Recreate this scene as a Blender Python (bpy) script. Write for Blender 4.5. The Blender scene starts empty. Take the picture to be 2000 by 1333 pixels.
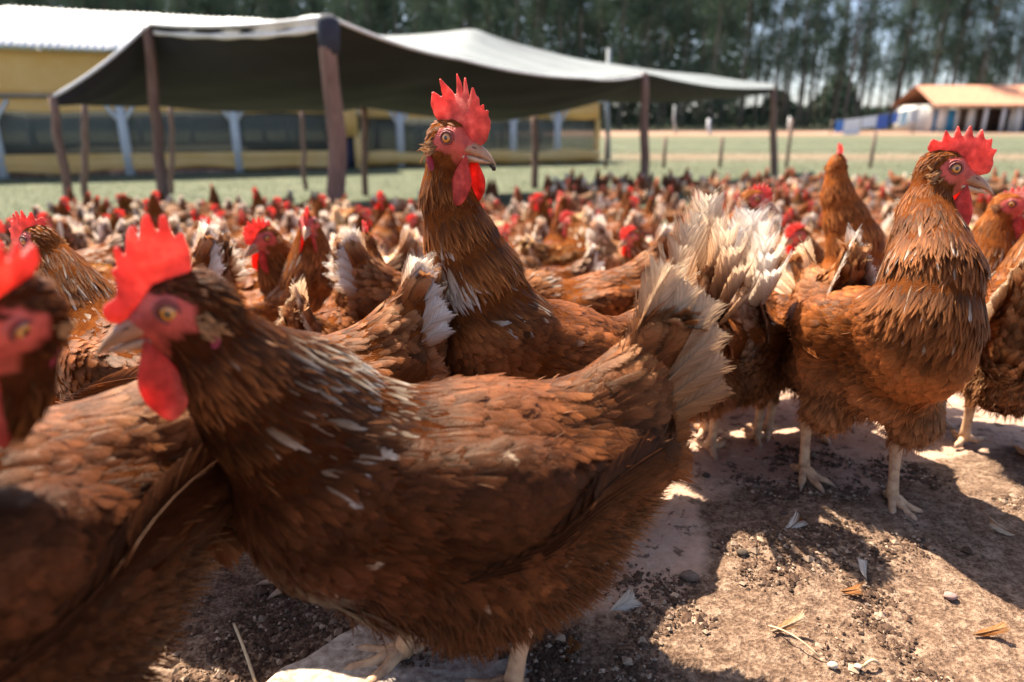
import bpy, math, random
import numpy as np
from mathutils import Vector, Matrix
R = math.radians
rng = np.random.default_rng(7)
random.seed(7)
S = bpy.context.scene
COL = S.collection

# ------------------------------------------------------------------ camera
PITCH = 17.7; CAMZ = 0.5
cam = bpy.data.cameras.new("camera"); camo = bpy.data.objects.new("camera", cam); COL.objects.link(camo)
camo.location = (0, 0, CAMZ); camo.rotation_euler = (R(90 - PITCH), 0, 0)
cam.sensor_width = 36; cam.lens = 24; cam.clip_start = .02; cam.clip_end = 1500
cam.dof.use_dof = True; cam.dof.focus_distance = .74; cam.dof.aperture_fstop = 3.6; cam.dof.aperture_blades = 0
S.camera = camo
# ------------------------------------------------------------------ light
SUN_EL, SUN_AZ = 57, -40          # azimuth from +Y, negative = to the left
W = bpy.data.worlds.new("World"); S.world = W; W.use_nodes = True
wn = W.node_tree; bg = wn.nodes['Background']
sky = wn.nodes.new('ShaderNodeTexSky'); sky.sky_type = 'NISHITA'; sky.sun_disc = False
sky.sun_elevation = R(SUN_EL); sky.sun_rotation = R(SUN_AZ); sky.dust_density = 2.0; sky.air_density = .65; sky.ozone_density = .3
wn.links.new(sky.outputs[0], bg.inputs[0]); bg.inputs[1].default_value = .095
sl = bpy.data.lights.new("sun", 'SUN'); so = bpy.data.objects.new("sun", sl); COL.objects.link(so)
sl.energy = 5; sl.angle = R(.5); sl.color = (1, .89, .74)
sd = Vector((math.sin(R(SUN_AZ)) * math.cos(R(SUN_EL)), math.cos(R(SUN_AZ)) * math.cos(R(SUN_EL)), math.sin(R(SUN_EL))))
so.rotation_euler = sd.to_track_quat('Z', 'Y').to_euler(); so.location = (0, 0, 30)
S.view_settings.view_transform = 'Standard'; S.view_settings.look = 'None'
S.view_settings.exposure = 1.78; S.view_settings.gamma = 1; S.view_settings.use_curve_mapping = False
S.render.engine = 'CYCLES'

# ------------------------------------------------------------------ helpers
cp, sp_ = math.cos(R(PITCH)), math.sin(R(PITCH))
def px(x, y, depth):
    a = (x - 1000) / 1333; b = (666 - y) / 1333
    return np.array([a * depth, depth * (cp + b * sp_), CAMZ + depth * (-sp_ + b * cp)])
def pxY(x, y, Y):
    b = (666 - y) / 1333
    return px(x, y, Y / (cp + b * sp_))
_gy = np.array([-300, .9, 1.3, 2, 3.5, 5.5, 8, 12, 18, 24, 34, 50, 70, 120, 900])
_gz = np.array([0, 0, -.07, -.17, -.36, -.53, -.7, -.83, -.9, -.8, -.72, -.58, -.36, .4, 8])
def gz(y):
    y = np.asarray(y, float); s = np.maximum(.08, np.abs(y) * .07)
    return sum(np.interp(y + k * s, _gy, _gz) for k in (-2, -1, 0, 1, 2)) / 5
def norm(v): v = np.asarray(v, float); return v / (np.linalg.norm(v, axis=-1, keepdims=True) + 1e-12)

def tag(o, label=None, cat=None, group=None, kind=None):
    if label: o['label'] = label
    if cat: o['category'] = cat
    if group: o['group'] = group
    if kind: o['kind'] = kind
    return o
def empty(name, loc=(0, 0, 0), rz=0):
    o = bpy.data.objects.new(name, None); COL.objects.link(o); o.location = loc; o.rotation_euler = (0, 0, rz)
    o.empty_display_size = .05; return o
class MB:
    """collects geometry; polygons as list of index tuples"""
    def __init__(s): s.v = []; s.f = []; s.n = 0; s.c = []; s.uv = []
    def add(s, v, f, c=None, uv=None):
        v = np.asarray(v, float).reshape(-1, 3); f = np.asarray(f, int)
        s.v.append(v); s.f.append(f + s.n); s.n += len(v)
        if c is None: c = (1, 1, 1, 1)
        c = np.asarray(c, float)
        if c.ndim == 1: c = np.tile(c if len(c) == 4 else np.append(c, 1), (len(v), 1))
        if c.shape[1] == 3: c = np.hstack([c, np.ones((len(c), 1))])
        s.c.append(c)
        s.uv.append(np.zeros((len(v), 2)) if uv is None else uv)
        return s
    def box(s, c, size, rz=0, col=None, tilt=None):
        h = np.array(size) / 2
        v = np.array([[x, y, z] for x in (-1, 1) for y in (-1, 1) for z in (-1, 1)], float) * h
        if tilt is not None: v = v @ np.array(tilt.to_3x3()).T
        if rz: a = math.cos(rz); b = math.sin(rz); v = v @ np.array([[a, b, 0], [-b, a, 0], [0, 0, 1]])
        return s.add(v + np.array(c), [[0, 1, 3, 2], [4, 6, 7, 5], [0, 4, 5, 1], [2, 3, 7, 6], [0, 2, 6, 4], [1, 5, 7, 3]], col)
    def tube(s, pts, rad, n=8, col=None, flat=1.0, cap=True):
        pts = np.asarray(pts, float); m = len(pts); rad = np.broadcast_to(rad, (m,))
        t = np.gradient(pts, axis=0); t = norm(t)
        ref = np.array([0, 0, 1.]) if abs(t[0][2]) < .9 else np.array([1., 0, 0])
        V = []
        for i in range(m):
            a = norm(np.cross(t[i], ref)); b = np.cross(a, t[i]); ref = b
            th = np.linspace(0, 2 * np.pi, n, endpoint=False)
            V.append(pts[i] + rad[i] * (np.cos(th)[:, None] * a + flat * np.sin(th)[:, None] * b))
        V = np.vstack(V); F = []
        for i in range(m - 1):
            for j in range(n):
                k = (j + 1) % n; F.append([i * n + j, i * n + k, (i + 1) * n + k, (i + 1) * n + j])
        cc = col
        if col is not None and np.ndim(col) == 2: cc = np.repeat(np.asarray(col), n, axis=0)
        if cap:
            V = np.vstack([V, pts[0], pts[-1]])
            if cc is not None and np.ndim(cc) == 2: cc = np.vstack([cc, cc[0], cc[-1]])
            o = m * n
            for j in range(n):
                k = (j + 1) % n; F.append([o, k, j, j]); F.append([o + 1, (m - 1) * n + j, (m - 1) * n + k, (m - 1) * n + k])
        return s.add(V, F, cc)
    def build(s, name, mat, parent=None, smooth=True):
        return mesh_obj(name, np.vstack(s.v), np.vstack([f for f in s.f]), mat, parent, smooth, np.vstack(s.c), np.vstack(s.uv))
def mesh_data(name, V, F, mat, smooth=True, C=None, UV=None):
    """F: (m,4) quads; a repeated last index means a triangle"""
    F = np.asarray(F, int); V = np.asarray(V, float)
    me = bpy.data.meshes.new(name)
    tri = F[:, 3] == F[:, 2]
    sizes = np.where(tri, 3, 4)
    keep = np.ones(F.shape, bool); keep[:, 3] = ~tri
    loops = F[keep]
    me.vertices.add(len(V)); me.vertices.foreach_set('co', V.astype(np.float32).ravel())
    me.loops.add(len(loops)); me.loops.foreach_set('vertex_index', loops.astype(np.int32))
    me.polygons.add(len(F))
    st = np.concatenate([[0], np.cumsum(sizes)[:-1]])
    me.polygons.foreach_set('loop_start', st.astype(np.int32))
    try: me.polygons.foreach_set('loop_total', sizes.astype(np.int32))
    except Exception: pass
    me.polygons.foreach_set('use_smooth', np.full(len(F), smooth))
    if C is not None:
        a = me.color_attributes.new('Col', 'FLOAT_COLOR', 'POINT'); a.data.foreach_set('color', C.astype(np.float32).ravel())
    if UV is not None:
        u = me.uv_layers.new(name='UVMap'); u.data.foreach_set('uv', UV[loops].astype(np.float32).ravel())
    me.update(); me.validate()
    if mat: me.materials.append(mat)
    return me
def mesh_obj(name, V, F, mat, parent=None, smooth=True, C=None, UV=None):
    o = bpy.data.objects.new(name, mesh_data(name, V, F, mat, smooth, C, UV)); COL.objects.link(o)
    if parent: o.parent = parent
    return o

# ------------------------------------------------------------------ materials
def newmat(name):
    m = bpy.data.materials.new(name); m.use_nodes = True; n = m.node_tree.nodes; l = m.node_tree.links
    return m, n, l, n['Principled BSDF'], n['Material Output']
def N(n, typ, **kw):
    x = n.new(typ)
    for k, v in kw.items():
        if k.startswith('i_'): x.inputs[k[2:]].default_value = v
        elif k.startswith('n_'): x.inputs[int(k[2:])].default_value = v
        else: setattr(x, k, v)
    return x
def ramp(n, l, src, stops):
    r = n.new('ShaderNodeValToRGB'); e = r.color_ramp.elements
    while len(e) > 1: e.remove(e[0])
    e[0].position = stops[0][0]; e[0].color = (*stops[0][1], 1) if len(stops[0][1]) == 3 else stops[0][1]
    for p, c in stops[1:]:
        q = e.new(p); q.color = (*c, 1) if len(c) == 3 else c
    l.new(src, r.inputs[0]); return r
def simple(name, base, base2=None, scale=5, rough=.8, bump=.2, detail=6, objspace=True, stretch=(1, 1, 1), trans=0, useCol=False, spec=.3, bdist=.01):
    m, n, l, b, out = newmat(name)
    tc = N(n, 'ShaderNodeTexCoord'); mp = N(n, 'ShaderNodeMapping'); mp.inputs['Scale'].default_value = stretch
    l.new(tc.outputs['Object'], mp.inputs[0])
    t = N(n, 'ShaderNodeTexNoise'); t.inputs['Scale'].default_value = scale; t.inputs['Detail'].default_value = detail; t.inputs['Roughness'].default_value = .65
    l.new(mp.outputs[0], t.inputs['Vector'])
    base2 = base2 or tuple(x * .6 for x in base)
    r = ramp(n, l, t.outputs[0], [(.32, base2), (.68, base)])
    csrc = r.outputs[0]
    if useCol:
        a = N(n, 'ShaderNodeAttribute', attribute_name='Col'); mx = N(n, 'ShaderNodeMix', data_type='RGBA', blend_type='MULTIPLY'); mx.inputs[0].default_value = 1
        l.new(r.outputs[0], mx.inputs[6]); l.new(a.outputs[0], mx.inputs[7]); csrc = mx.outputs[2]
    l.new(csrc, b.inputs['Base Color']); b.inputs['Roughness'].default_value = rough; b.inputs['Specular IOR Level'].default_value = spec
    bp = N(n, 'ShaderNodeBump'); bp.inputs['Strength'].default_value = bump; bp.inputs['Distance'].default_value = bdist
    l.new(t.outputs[0], bp.inputs['Height']); l.new(bp.outputs[0], b.inputs['Normal'])
    if trans:
        tr = N(n, 'ShaderNodeBsdfTranslucent'); l.new(csrc, tr.inputs[0]); ms = N(n, 'ShaderNodeMixShader'); ms.inputs[0].default_value = trans
        l.new(b.outputs[0], ms.inputs[1]); l.new(tr.outputs[0], ms.inputs[2]); l.new(ms.outputs[0], out.inputs[0])
    return m

def feather_mat(name, fray=True, trans=.3, vary=0.0, streak=1.0):
    m, n, l, b, out = newmat(name)
    col = N(n, 'ShaderNodeAttribute', attribute_name='Col')
    uv = N(n, 'ShaderNodeUVMap'); sx = N(n, 'ShaderNodeSeparateXYZ'); l.new(uv.outputs[0], sx.inputs[0])
    def M(op, a, b_=None, c=None, clamp=False):
        x = N(n, 'ShaderNodeMath', operation=op, use_clamp=clamp)
        for i, q in enumerate((a, b_, c)):
            if q is None: continue
            if isinstance(q, (int, float)): x.inputs[i].default_value = q
            else: l.new(q, x.inputs[i])
        return x.outputs[0]
    a = M('ABSOLUTE', M('MULTIPLY_ADD', sx.outputs[0], 2, -1))
    bb = M('MULTIPLY_ADD', a, -.3, sx.outputs[1])
    cx = N(n, 'ShaderNodeCombineXYZ'); l.new(M('MULTIPLY', bb, 26), cx.inputs[0]); l.new(M('MULTIPLY', col.outputs['Alpha'], 57), cx.inputs[1]); l.new(M('MULTIPLY', a, 1.2), cx.inputs[2])
    nt = N(n, 'ShaderNodeTexNoise'); nt.inputs['Scale'].default_value = 1; nt.inputs['Detail'].default_value = 3; nt.inputs['Roughness'].default_value = .7
    l.new(cx.outputs[0], nt.inputs['Vector'])
    mr = N(n, 'ShaderNodeMapRange'); mr.inputs[1].default_value = .3; mr.inputs[2].default_value = .7; mr.inputs[3].default_value = 1 - .38 * streak; mr.inputs[4].default_value = 1 + .3 * streak
    l.new(nt.outputs[0], mr.inputs[0])
    src = col.outputs['Color']
    if vary:
        oi = N(n, 'ShaderNodeObjectInfo'); hs = N(n, 'ShaderNodeHueSaturation')
        l.new(M('MULTIPLY_ADD', oi.outputs['Random'], .03, .487), hs.inputs['Hue'])
        l.new(M('MULTIPLY_ADD', M('FRACT', M('MULTIPLY', oi.outputs['Random'], 7.3)), vary, 1 - vary * .45), hs.inputs['Value'])
        l.new(M('MULTIPLY_ADD', M('FRACT', M('MULTIPLY', oi.outputs['Random'], 13.7)), .35, .75), hs.inputs['Saturation'])
        l.new(src, hs.inputs['Color']); src = hs.outputs[0]
    mx = N(n, 'ShaderNodeMix', data_type='RGBA', blend_type='MULTIPLY'); mx.inputs[0].default_value = 1
    l.new(src, mx.inputs[6]); l.new(mr.outputs[0], mx.inputs[7])
    b.inputs['Roughness'].default_value = .45; b.inputs['Specular IOR Level'].default_value = .26; b.inputs['Specular Tint'].default_value = (1, .62, .38, 1)
    b.inputs['Sheen Weight'].default_value = 0
    l.new(mx.outputs[2], b.inputs['Base Color'])
    bp = N(n, 'ShaderNodeBump'); bp.inputs['Strength'].default_value = .5 * streak; bp.inputs['Distance'].default_value = .0015
    l.new(nt.outputs[0], bp.inputs['Height']); l.new(bp.outputs[0], b.inputs['Normal'])
    tr = N(n, 'ShaderNodeBsdfTranslucent'); l.new(mx.outputs[2], tr.inputs[0])
    ms = N(n, 'ShaderNodeMixShader'); ms.inputs[0].default_value = trans
    l.new(b.outputs[0], ms.inputs[1]); l.new(tr.outputs[0], ms.inputs[2])
    last = ms.outputs[0]
    if fray:
        n2 = N(n, 'ShaderNodeTexNoise'); n2.inputs['Scale'].default_value = 1; n2.inputs['Detail'].default_value = 1
        c2 = N(n, 'ShaderNodeCombineXYZ'); l.new(M('MULTIPLY', bb, 48), c2.inputs[0]); l.new(M('MULTIPLY', col.outputs['Alpha'], 91), c2.inputs[1])
        l.new(c2.outputs[0], n2.inputs['Vector'])
        lim = M('MULTIPLY_ADD', n2.outputs[0], 1.9, -.12)      # how far each barb reaches
        e = M('MAXIMUM', a, M('MULTIPLY_ADD', sx.outputs[1], 2.2, -1.2))
        cut = M('GREATER_THAN', e, lim)
        tp = N(n, 'ShaderNodeBsdfTransparent'); m2 = N(n, 'ShaderNodeMixShader')
        l.new(cut, m2.inputs[0]); l.new(last, m2.inputs[1]); l.new(tp.outputs[0], m2.inputs[2]); last = m2.outputs[0]
    l.new(last, out.inputs[0]); return m

def skin_mat(name, red=False, wax=False):
    m, n, l, b, out = newmat(name)
    col = N(n, 'ShaderNodeAttribute', attribute_name='Col'); tc = N(n, 'ShaderNodeTexCoord')
    v = N(n, 'ShaderNodeTexVoronoi'); v.inputs['Scale'].default_value = 900 if red else 500; l.new(tc.outputs['Object'], v.inputs['Vector'])
    nz = N(n, 'ShaderNodeTexNoise'); nz.inputs['Scale'].default_value = 85; nz.inputs['Detail'].default_value = 5; l.new(tc.outputs['Object'], nz.inputs['Vector'])
    r = ramp(n, l, nz.outputs[0], [(.3, (.60, .5, .5)), (.55, (1, 1, 1)), (.72, (1.3, 1.9, 1.9) if red else (1.15, 1.15, 1.15))])
    mx = N(n, 'ShaderNodeMix', data_type='RGBA', blend_type='MULTIPLY'); mx.inputs[0].default_value = 1
    l.new(col.outputs[0], mx.inputs[6]); l.new(r.outputs[0], mx.inputs[7]); l.new(mx.outputs[2], b.inputs['Base Color'])
    b.inputs['Roughness'].default_value = .42 if red else .55
    if red: b.inputs['Specular IOR Level'].default_value = .45
    else:
        sm_ = N(n, 'ShaderNodeMath', operation='MULTIPLY'); sm_.inputs[1].default_value = .4; l.new(col.outputs['Alpha'], sm_.inputs[0]); l.new(sm_.outputs[0], b.inputs['Specular IOR Level'])
    bp = N(n, 'ShaderNodeBump'); bp.inputs['Strength'].default_value = .55 if red else .3; bp.inputs['Distance'].default_value = .0018
    ad = N(n, 'ShaderNodeMath', operation='ADD'); l.new(v.outputs[0], ad.inputs[0]); l.new(nz.outputs[0], ad.inputs[1])
    l.new(ad.outputs[0], bp.inputs['Height']); l.new(bp.outputs[0], b.inputs['Normal'])
    if red:
        tr = N(n, 'ShaderNodeBsdfTranslucent'); 
        hs = N(n, 'ShaderNodeMix', data_type='RGBA', blend_type='MULTIPLY'); hs.inputs[0].default_value = 1
        l.new(mx.outputs[2], hs.inputs[6]); hs.inputs[7].default_value = (1.5, .62, .30, 1)
        l.new(hs.outputs[2], tr.inputs[0]); ms = N(n, 'ShaderNodeMixShader'); ms.inputs[0].default_value = .52
        l.new(b.outputs[0], ms.inputs[1]); l.new(tr.outputs[0], ms.inputs[2]); l.new(ms.outputs[0], out.inputs[0])
    return m
M_FEATHER = feather_mat('feather', True, .28)
M_BIGF = feather_mat('tail_feather', False, .42, 0.0, .35)
M_BGF = feather_mat('flock_feather', False, .28, .75)
M_BGT = feather_mat('flock_tail', False, .4, 0.0, .5)
M_SKIN = skin_mat('hen_skin')
M_RED = skin_mat('comb_skin', True)
def eye_mat():
    m, n, l, b, out = newmat('hen_eye')
    col = N(n, 'ShaderNodeAttribute', attribute_name='Col'); l.new(col.outputs[0], b.inputs['Base Color'])
    b.inputs['Roughness'].default_value = .08; b.inputs['Coat Weight'].default_value = 1; b.inputs['Coat Roughness'].default_value = .02
    return m
M_EYE = eye_mat()
M_BEAK = simple('beak_horn', (1, 1, 1), (.62, .58, .55), 90, .38, .3, useCol=True, spec=.5, bdist=.0008)

# ------------------------------------------------------------------ surface nets
def surface_nets(fn, lo, hi, h):
    ax = [np.arange(lo[i], hi[i] + h, h) for i in range(3)]
    G = np.stack(np.meshgrid(*ax, indexing='ij'), -1); f = fn(G.reshape(-1, 3)).reshape(G.shape[:3])
    nx, ny, nz = f.shape; ins = f < 0
    acc = np.zeros((nx - 1, ny - 1, nz - 1, 3)); cnt = np.zeros((nx - 1, ny - 1, nz - 1))
    corners = [(i, j, k) for i in (0, 1) for j in (0, 1) for k in (0, 1)]
    def sub(A, c): return A[c[0]:c[0] + nx - 1, c[1]:c[1] + ny - 1, c[2]:c[2] + nz - 1]
    for a in corners:
        for d in range(3):
            if a[d]: continue
            b = list(a); b[d] = 1; b = tuple(b)
            fa, fb = sub(f, a), sub(f, b); m = (fa < 0) != (fb < 0)
            t = np.where(m, fa / np.where(m, fa - fb, 1), 0)
            p = np.array(a, float)[None, None, None] + t[..., None] * (np.array(b) - np.array(a))
            acc += p * m[..., None]; cnt += m
    has = cnt > 0; idx = -np.ones(cnt.shape, int); idx[has] = np.arange(has.sum())
    ijk = np.argwhere(has)
    V = (ijk + acc[has] / cnt[has][:, None]) * h + np.array(lo)
    F = []
    for d in range(3):
        sl0 = [slice(None)] * 3; sl1 = [slice(None)] * 3
        sl0[d] = slice(0, -1); sl1[d] = slice(1, None)
        m = ins[tuple(sl0)] != ins[tuple(sl1)]
        e1, e2 = (d + 1) % 3, (d + 2) % 3
        q = np.argwhere(m)
        ok = (q[:, e1] > 0) & (q[:, e2] > 0) & (q[:, e1] < f.shape[e1] - 1) & (q[:, e2] < f.shape[e2] - 1); q = q[ok]
        def cell(o1, o2):
            c = q.copy(); c[:, e1] += o1; c[:, e2] += o2; return idx[c[:, 0], c[:, 1], c[:, 2]]
        quad = np.stack([cell(-1, -1), cell(0, -1), cell(0, 0), cell(-1, 0)], 1)
        flip = ~ins[q[:, 0], q[:, 1], q[:, 2]]
        quad[flip] = quad[flip][:, ::-1]
        F.append(quad)
    return V, np.vstack(F)

def smin(a, b, k):
    h = np.clip(.5 + .5 * (b - a) / k, 0, 1)
    return b * (1 - h) + a * h - k * h * (1 - h)

class Bone:
    def __init__(s, a, b, ra, rb, sy=1, k=.02, flow=None, L=.028, Wd=.0075, lift=.1, col=(.26, .085, .025), tip=None, pt=.0, var=.25, fl=0, bare=False, lat=None, dens=1):
        s.a = np.array(a, float); s.b = np.array(b, float); s.ra, s.rb, s.sy, s.k = ra, rb, sy, k
        s.flow = norm(np.array(flow, float)) if flow is not None else norm(s.a - s.b)
        s.L, s.W, s.lift, s.col, s.tip = L, Wd, lift, np.array(col), np.array(tip if tip is not None else np.array(col) * 1.5)
        s.pt, s.var, s.fl, s.bare, s.dens = pt, var, fl, bare, dens; s.lat = norm(np.array(lat, float)) if lat is not None else np.array([0, 1., 0])
    def d(s, P):
        q = P - s.a; ba = s.b - s.a
        if s.sy != 1:
            q = q + (q @ s.lat)[:, None] * s.lat * (1 / s.sy - 1); ba = ba + (ba @ s.lat) * s.lat * (1 / s.sy - 1)
        t = np.clip(q @ ba / (ba @ ba + 1e-12), 0, 1)
        return (np.linalg.norm(q - t[:, None] * ba, axis=1) - (s.ra + (s.rb - s.ra) * t)) * (s.sy if s.sy < 1 else 1)

RUST = (.182, .053, .0125); DARK = (.10, .030, .011); GOLD = (.40, .150, .038); BUFF = (.48, .26, .12); CREAM = (.74, .56, .38); WHITE = (.84, .76, .66)
COMB_A = np.array([(340,-22),(385,88),(392,148),(372,182),(382,228),(340,226),(345,278),(300,258),(300,328),(275,340),(240,423),(185,318),(175,388),(135,513),(100,358),(90,440),(38,548),(35,348),(-40,430),(-110,513),(-80,338),(-165,403),(-190,288),(-160,188),(-120,140),(-30,130),(60,120),(130,30),(200,-40),(280,-60)]) * .000125
COMB_B = np.array([(440,-50),(450,20),(430,60),(350,100),(330,190),(345,275),(300,290),(300,400),(270,430),(240,350),(190,500),(150,560),(130,440),(80,600),(40,620),(20,480),(-10,590),(-50,600),(-60,440),(-110,480),(-130,330),(-110,180),(-20,120),(80,110),(150,30),(250,-50),(350,-90)]) * .000095
COMB_C = np.array([(340,-20),(350,60),(330,110),(350,180),(300,180),(290,270),(240,250),(200,350),(165,250),(120,380),(80,260),(30,370),(0,250),(-70,330),(-85,220),(-170,250),(-190,160),(-130,110),(-20,110),(60,100),(130,20),(240,-50)]) * .00012
COMB_LOW = COMB_C * .8

def soften(p):
    q = []
    for i in range(len(p)):
        a, b = p[i], p[(i + 1) % len(p)]; q += [a * .86 + b * .14, a * .14 + b * .86]
    return np.array(q)
COMB_A, COMB_B, COMB_C = soften(COMB_A), soften(soften(COMB_B)), soften(COMB_C); COMB_LOW = soften(COMB_LOW)
def poly_sdf(P, poly):
    x, y = P[:, 0], P[:, 1]; d = np.full(len(P), 1e9); ins = np.zeros(len(P), bool)
    m = len(poly)
    for i in range(m):
        a = poly[i]; b = poly[(i + 1) % m]; e = b - a; w = P - a
        t = np.clip((w @ e) / (e @ e), 0, 1); q = w - t[:, None] * e; d = np.minimum(d, (q ** 2).sum(1))
        c = ((a[1] > y) != (b[1] > y)) & (x < (b[0] - a[0]) * (y - a[1]) / (b[1] - a[1] + 1e-15) + a[0]); ins ^= c
    return np.sqrt(d) * np.where(ins, -1, 1)

_comb_cache = {}
def comb_geo(poly, h=.0011, lean=0.0, key=None, thick=.0030):
    if key in _comb_cache: return _comb_cache[key]
    lo = np.append(poly.min(0) - .003, -.012); hi = np.append(poly.max(0) + .003, .012)
    def fn(P):
        z = P[:, 2] - .0035 * np.sin(P[:, 0] * 95 + 1) * np.clip(P[:, 1] * 30, 0, 1.5)
        d = poly_sdf(P[:, :2], poly)
        T = .0011 + thick * (1 - np.exp(-np.clip(-d, 0, 1) / .006)) * (1.15 - np.clip(P[:, 1] * 9, 0, .6))
        return np.maximum(d, np.abs(z) - T) * .8
    V, F = surface_nets(fn, lo, hi, h)
    _comb_cache[key] = (V, F); return V, F

def barb_feather(root, dirs, nrm, L, Wd, col, tip, nb=46, fray=.25, curve=None, path=None, seed=0, edge=None):
    """one large feather made of separate barbs on a shaft. path: (k,3) optional centreline, nrm same"""
    r = np.random.default_rng(seed); mb = MB(); ns = 9; v = np.linspace(0, 1, ns)
    if path is None:
        side0 = norm(np.cross(nrm, dirs)); path = root + dirs * L * v[:, None] + nrm * ((curve or 0) * L * v ** 2)[:, None]
        nr = np.tile(nrm, (ns, 1)) - dirs * (2 * (curve or 0) * v)[:, None]
    else: nr = nrm; ns = len(path); v = np.linspace(0, 1, ns); L = np.linalg.norm(np.diff(path, axis=0), axis=1).sum()
    t = norm(np.gradient(path, axis=0)); sd = norm(np.cross(nr, t)); nr = norm(nr)
    def at(A, x): 
        x = np.clip(x, 0, 1) * (ns - 1); i = np.minimum(x.astype(int), ns - 2); f = (x - i)[:, None]; return A[i] * (1 - f) + A[i + 1] * f
    rnd = r.random()
    mb.tube(path + nr * .0006, .0009 * (1.1 - v), 5, np.append(np.array(tip) * .8, rnd))
    prof = lambda x: np.interp(x, [0, .06, .15, .4, .75, .92, 1], [.15, .55, .8, 1, 1.0, .86, .6])
    for sg in (-1, 1):
        vb = np.linspace(.05, 1.0, nb); w = Wd * prof(vb) * (1 if sg > 0 else .8)
        jit = 1 + r.normal(0, .03 + fray * .25, nb) * (vb > .1) - fray * .25 * (np.sin(vb * 40 + sg) > .6)
        ang = .62 * (1 - .35 * vb); 
        gap = np.cumsum(r.normal(0, fray * .07, nb)); gap -= np.linspace(0, gap[-1], nb); gap = np.clip(gap, -.3, .3)
        K = 4; U = np.linspace(0, 1, K); half = (1.0 / nb) * .8
        V = np.zeros((nb, K, 2, 3)); 
        for ki, u in enumerate(U):
            reach = w * jit * u
            fwd = reach / np.tan(ang) * (.75 + .5 * u)
            vv = vb + (fwd / L) + gap * u * u * .12
            over = np.clip(vv - 1, 0, 9)
            for q, s2 in enumerate((-1, 1)):
                hw = half * (1 - .75 * max(0, u - .7) / .3 * (0.45 + fray)) * s2
                p = at(path, vv + hw) + at(t, vv) * (over * L * .4)[:, None] + at(sd, vv) * (sg * reach)[:, None] - at(nr, vv) * (u * u * Wd * .22 + .0004 * r.random(nb))[:, None]
                V[:, ki, q] = p
        F = []
        idx = np.arange(nb * K * 2).reshape(nb, K, 2)
        F = np.stack([idx[:, :-1, 0], idx[:, 1:, 0], idx[:, 1:, 1], idx[:, :-1, 1]], -1).reshape(-1, 4)
        vv = np.broadcast_to(vb[:, None, None], (nb, K, 2)); uu = np.broadcast_to(U[None, :, None], (nb, K, 2))
        mixf = np.clip((vv - .38) / .5, 0, 1) ** 1.2
        if edge is not None: mixf = np.clip(mixf + edge * uu, 0, 1)
        C = np.array(col) * (1 - mixf[..., None]) + np.array(tip) * mixf[..., None]
        C = C * (1 + .12 * r.normal(0, 1, (nb, 1, 1, 1)).clip(-1.5, 1.5))
        C = np.concatenate([C, np.full(C.shape[:-1] + (1,), rnd)], -1)
        UV = np.stack([.5 + .5 * uu, vv], -1)
        mb.add(V.reshape(-1, 3), F, C.reshape(-1, 4), UV.reshape(-1, 2))
    return mb

def feather_cards(P, n, t, Ls, Ws, lift, pt, col, tip, r, nseg=5):
    """vectorised small feathers -> V,F,C,UV"""
    m = len(P); v = np.linspace(0, 1, nseg + 1); s = norm(np.cross(n, t))
    round_ = np.interp(v, [0, .15, .4, .7, .9, 1], [.3, .75, 1, .98, .68, .12]); point = np.interp(v, [0, .15, .4, .7, .9, 1], [.4, .85, 1, .66, .28, .03])
    wp = round_[None] * (1 - pt[:, None]) + point[None] * pt[:, None]
    u = np.array([-1, 0, 1.])
    bend = -.22 + .1 * r.random(m); sidebend = r.normal(0, .10, m); roll = r.normal(0, .11, m)
    c = P[:, None, :] + t[:, None] * (Ls[:, None] * v)[..., None] + n[:, None] * (Ls[:, None] * (lift[:, None] * v + bend[:, None] * (v ** 2) * (.35 + lift[:, None])))[..., None] + s[:, None] * (Ls * sidebend)[:, None, None] * (v ** 2)[None, :, None]
    Wv = Ws[:, None] * wp
    X = c[:, :, None, :] + s[:, None, None] * (Wv[:, :, None] * u)[..., None] - n[:, None, None] * (Wv[:, :, None] * (.28 * u ** 2 + roll[:, None, None] * u))[..., None]
    k = nseg + 1; idx = np.arange(m * k * 3).reshape(m, k, 3)
    F = np.concatenate([np.stack([idx[:, :-1, a], idx[:, :-1, a + 1], idx[:, 1:, a + 1], idx[:, 1:, a]], -1).reshape(-1, 4) for a in (0, 1)])
    g = np.clip((v - .35) / .65, 0, 1) ** 1.6
    gg = np.clip(g[None, :, None] + .09 * np.abs(u)[None, None], 0, 1) * np.ones((m, 1, 1))
    C = col[:, None, None] * (1 - gg[..., None]) + tip[:, None, None] * gg[..., None]
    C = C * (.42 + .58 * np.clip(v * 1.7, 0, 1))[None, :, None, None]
    C = np.concatenate([C, np.broadcast_to(r.random(m)[:, None, None, None], (m, k, 3, 1))], -1)
    UV = np.broadcast_to(np.stack(np.meshgrid(v, u * .5 + .5, indexing='ij')[::-1], -1), (m, k, 3, 2))
    return X.reshape(-1, 3), F, C.reshape(-1, 4), UV.reshape(-1, 2)

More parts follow.
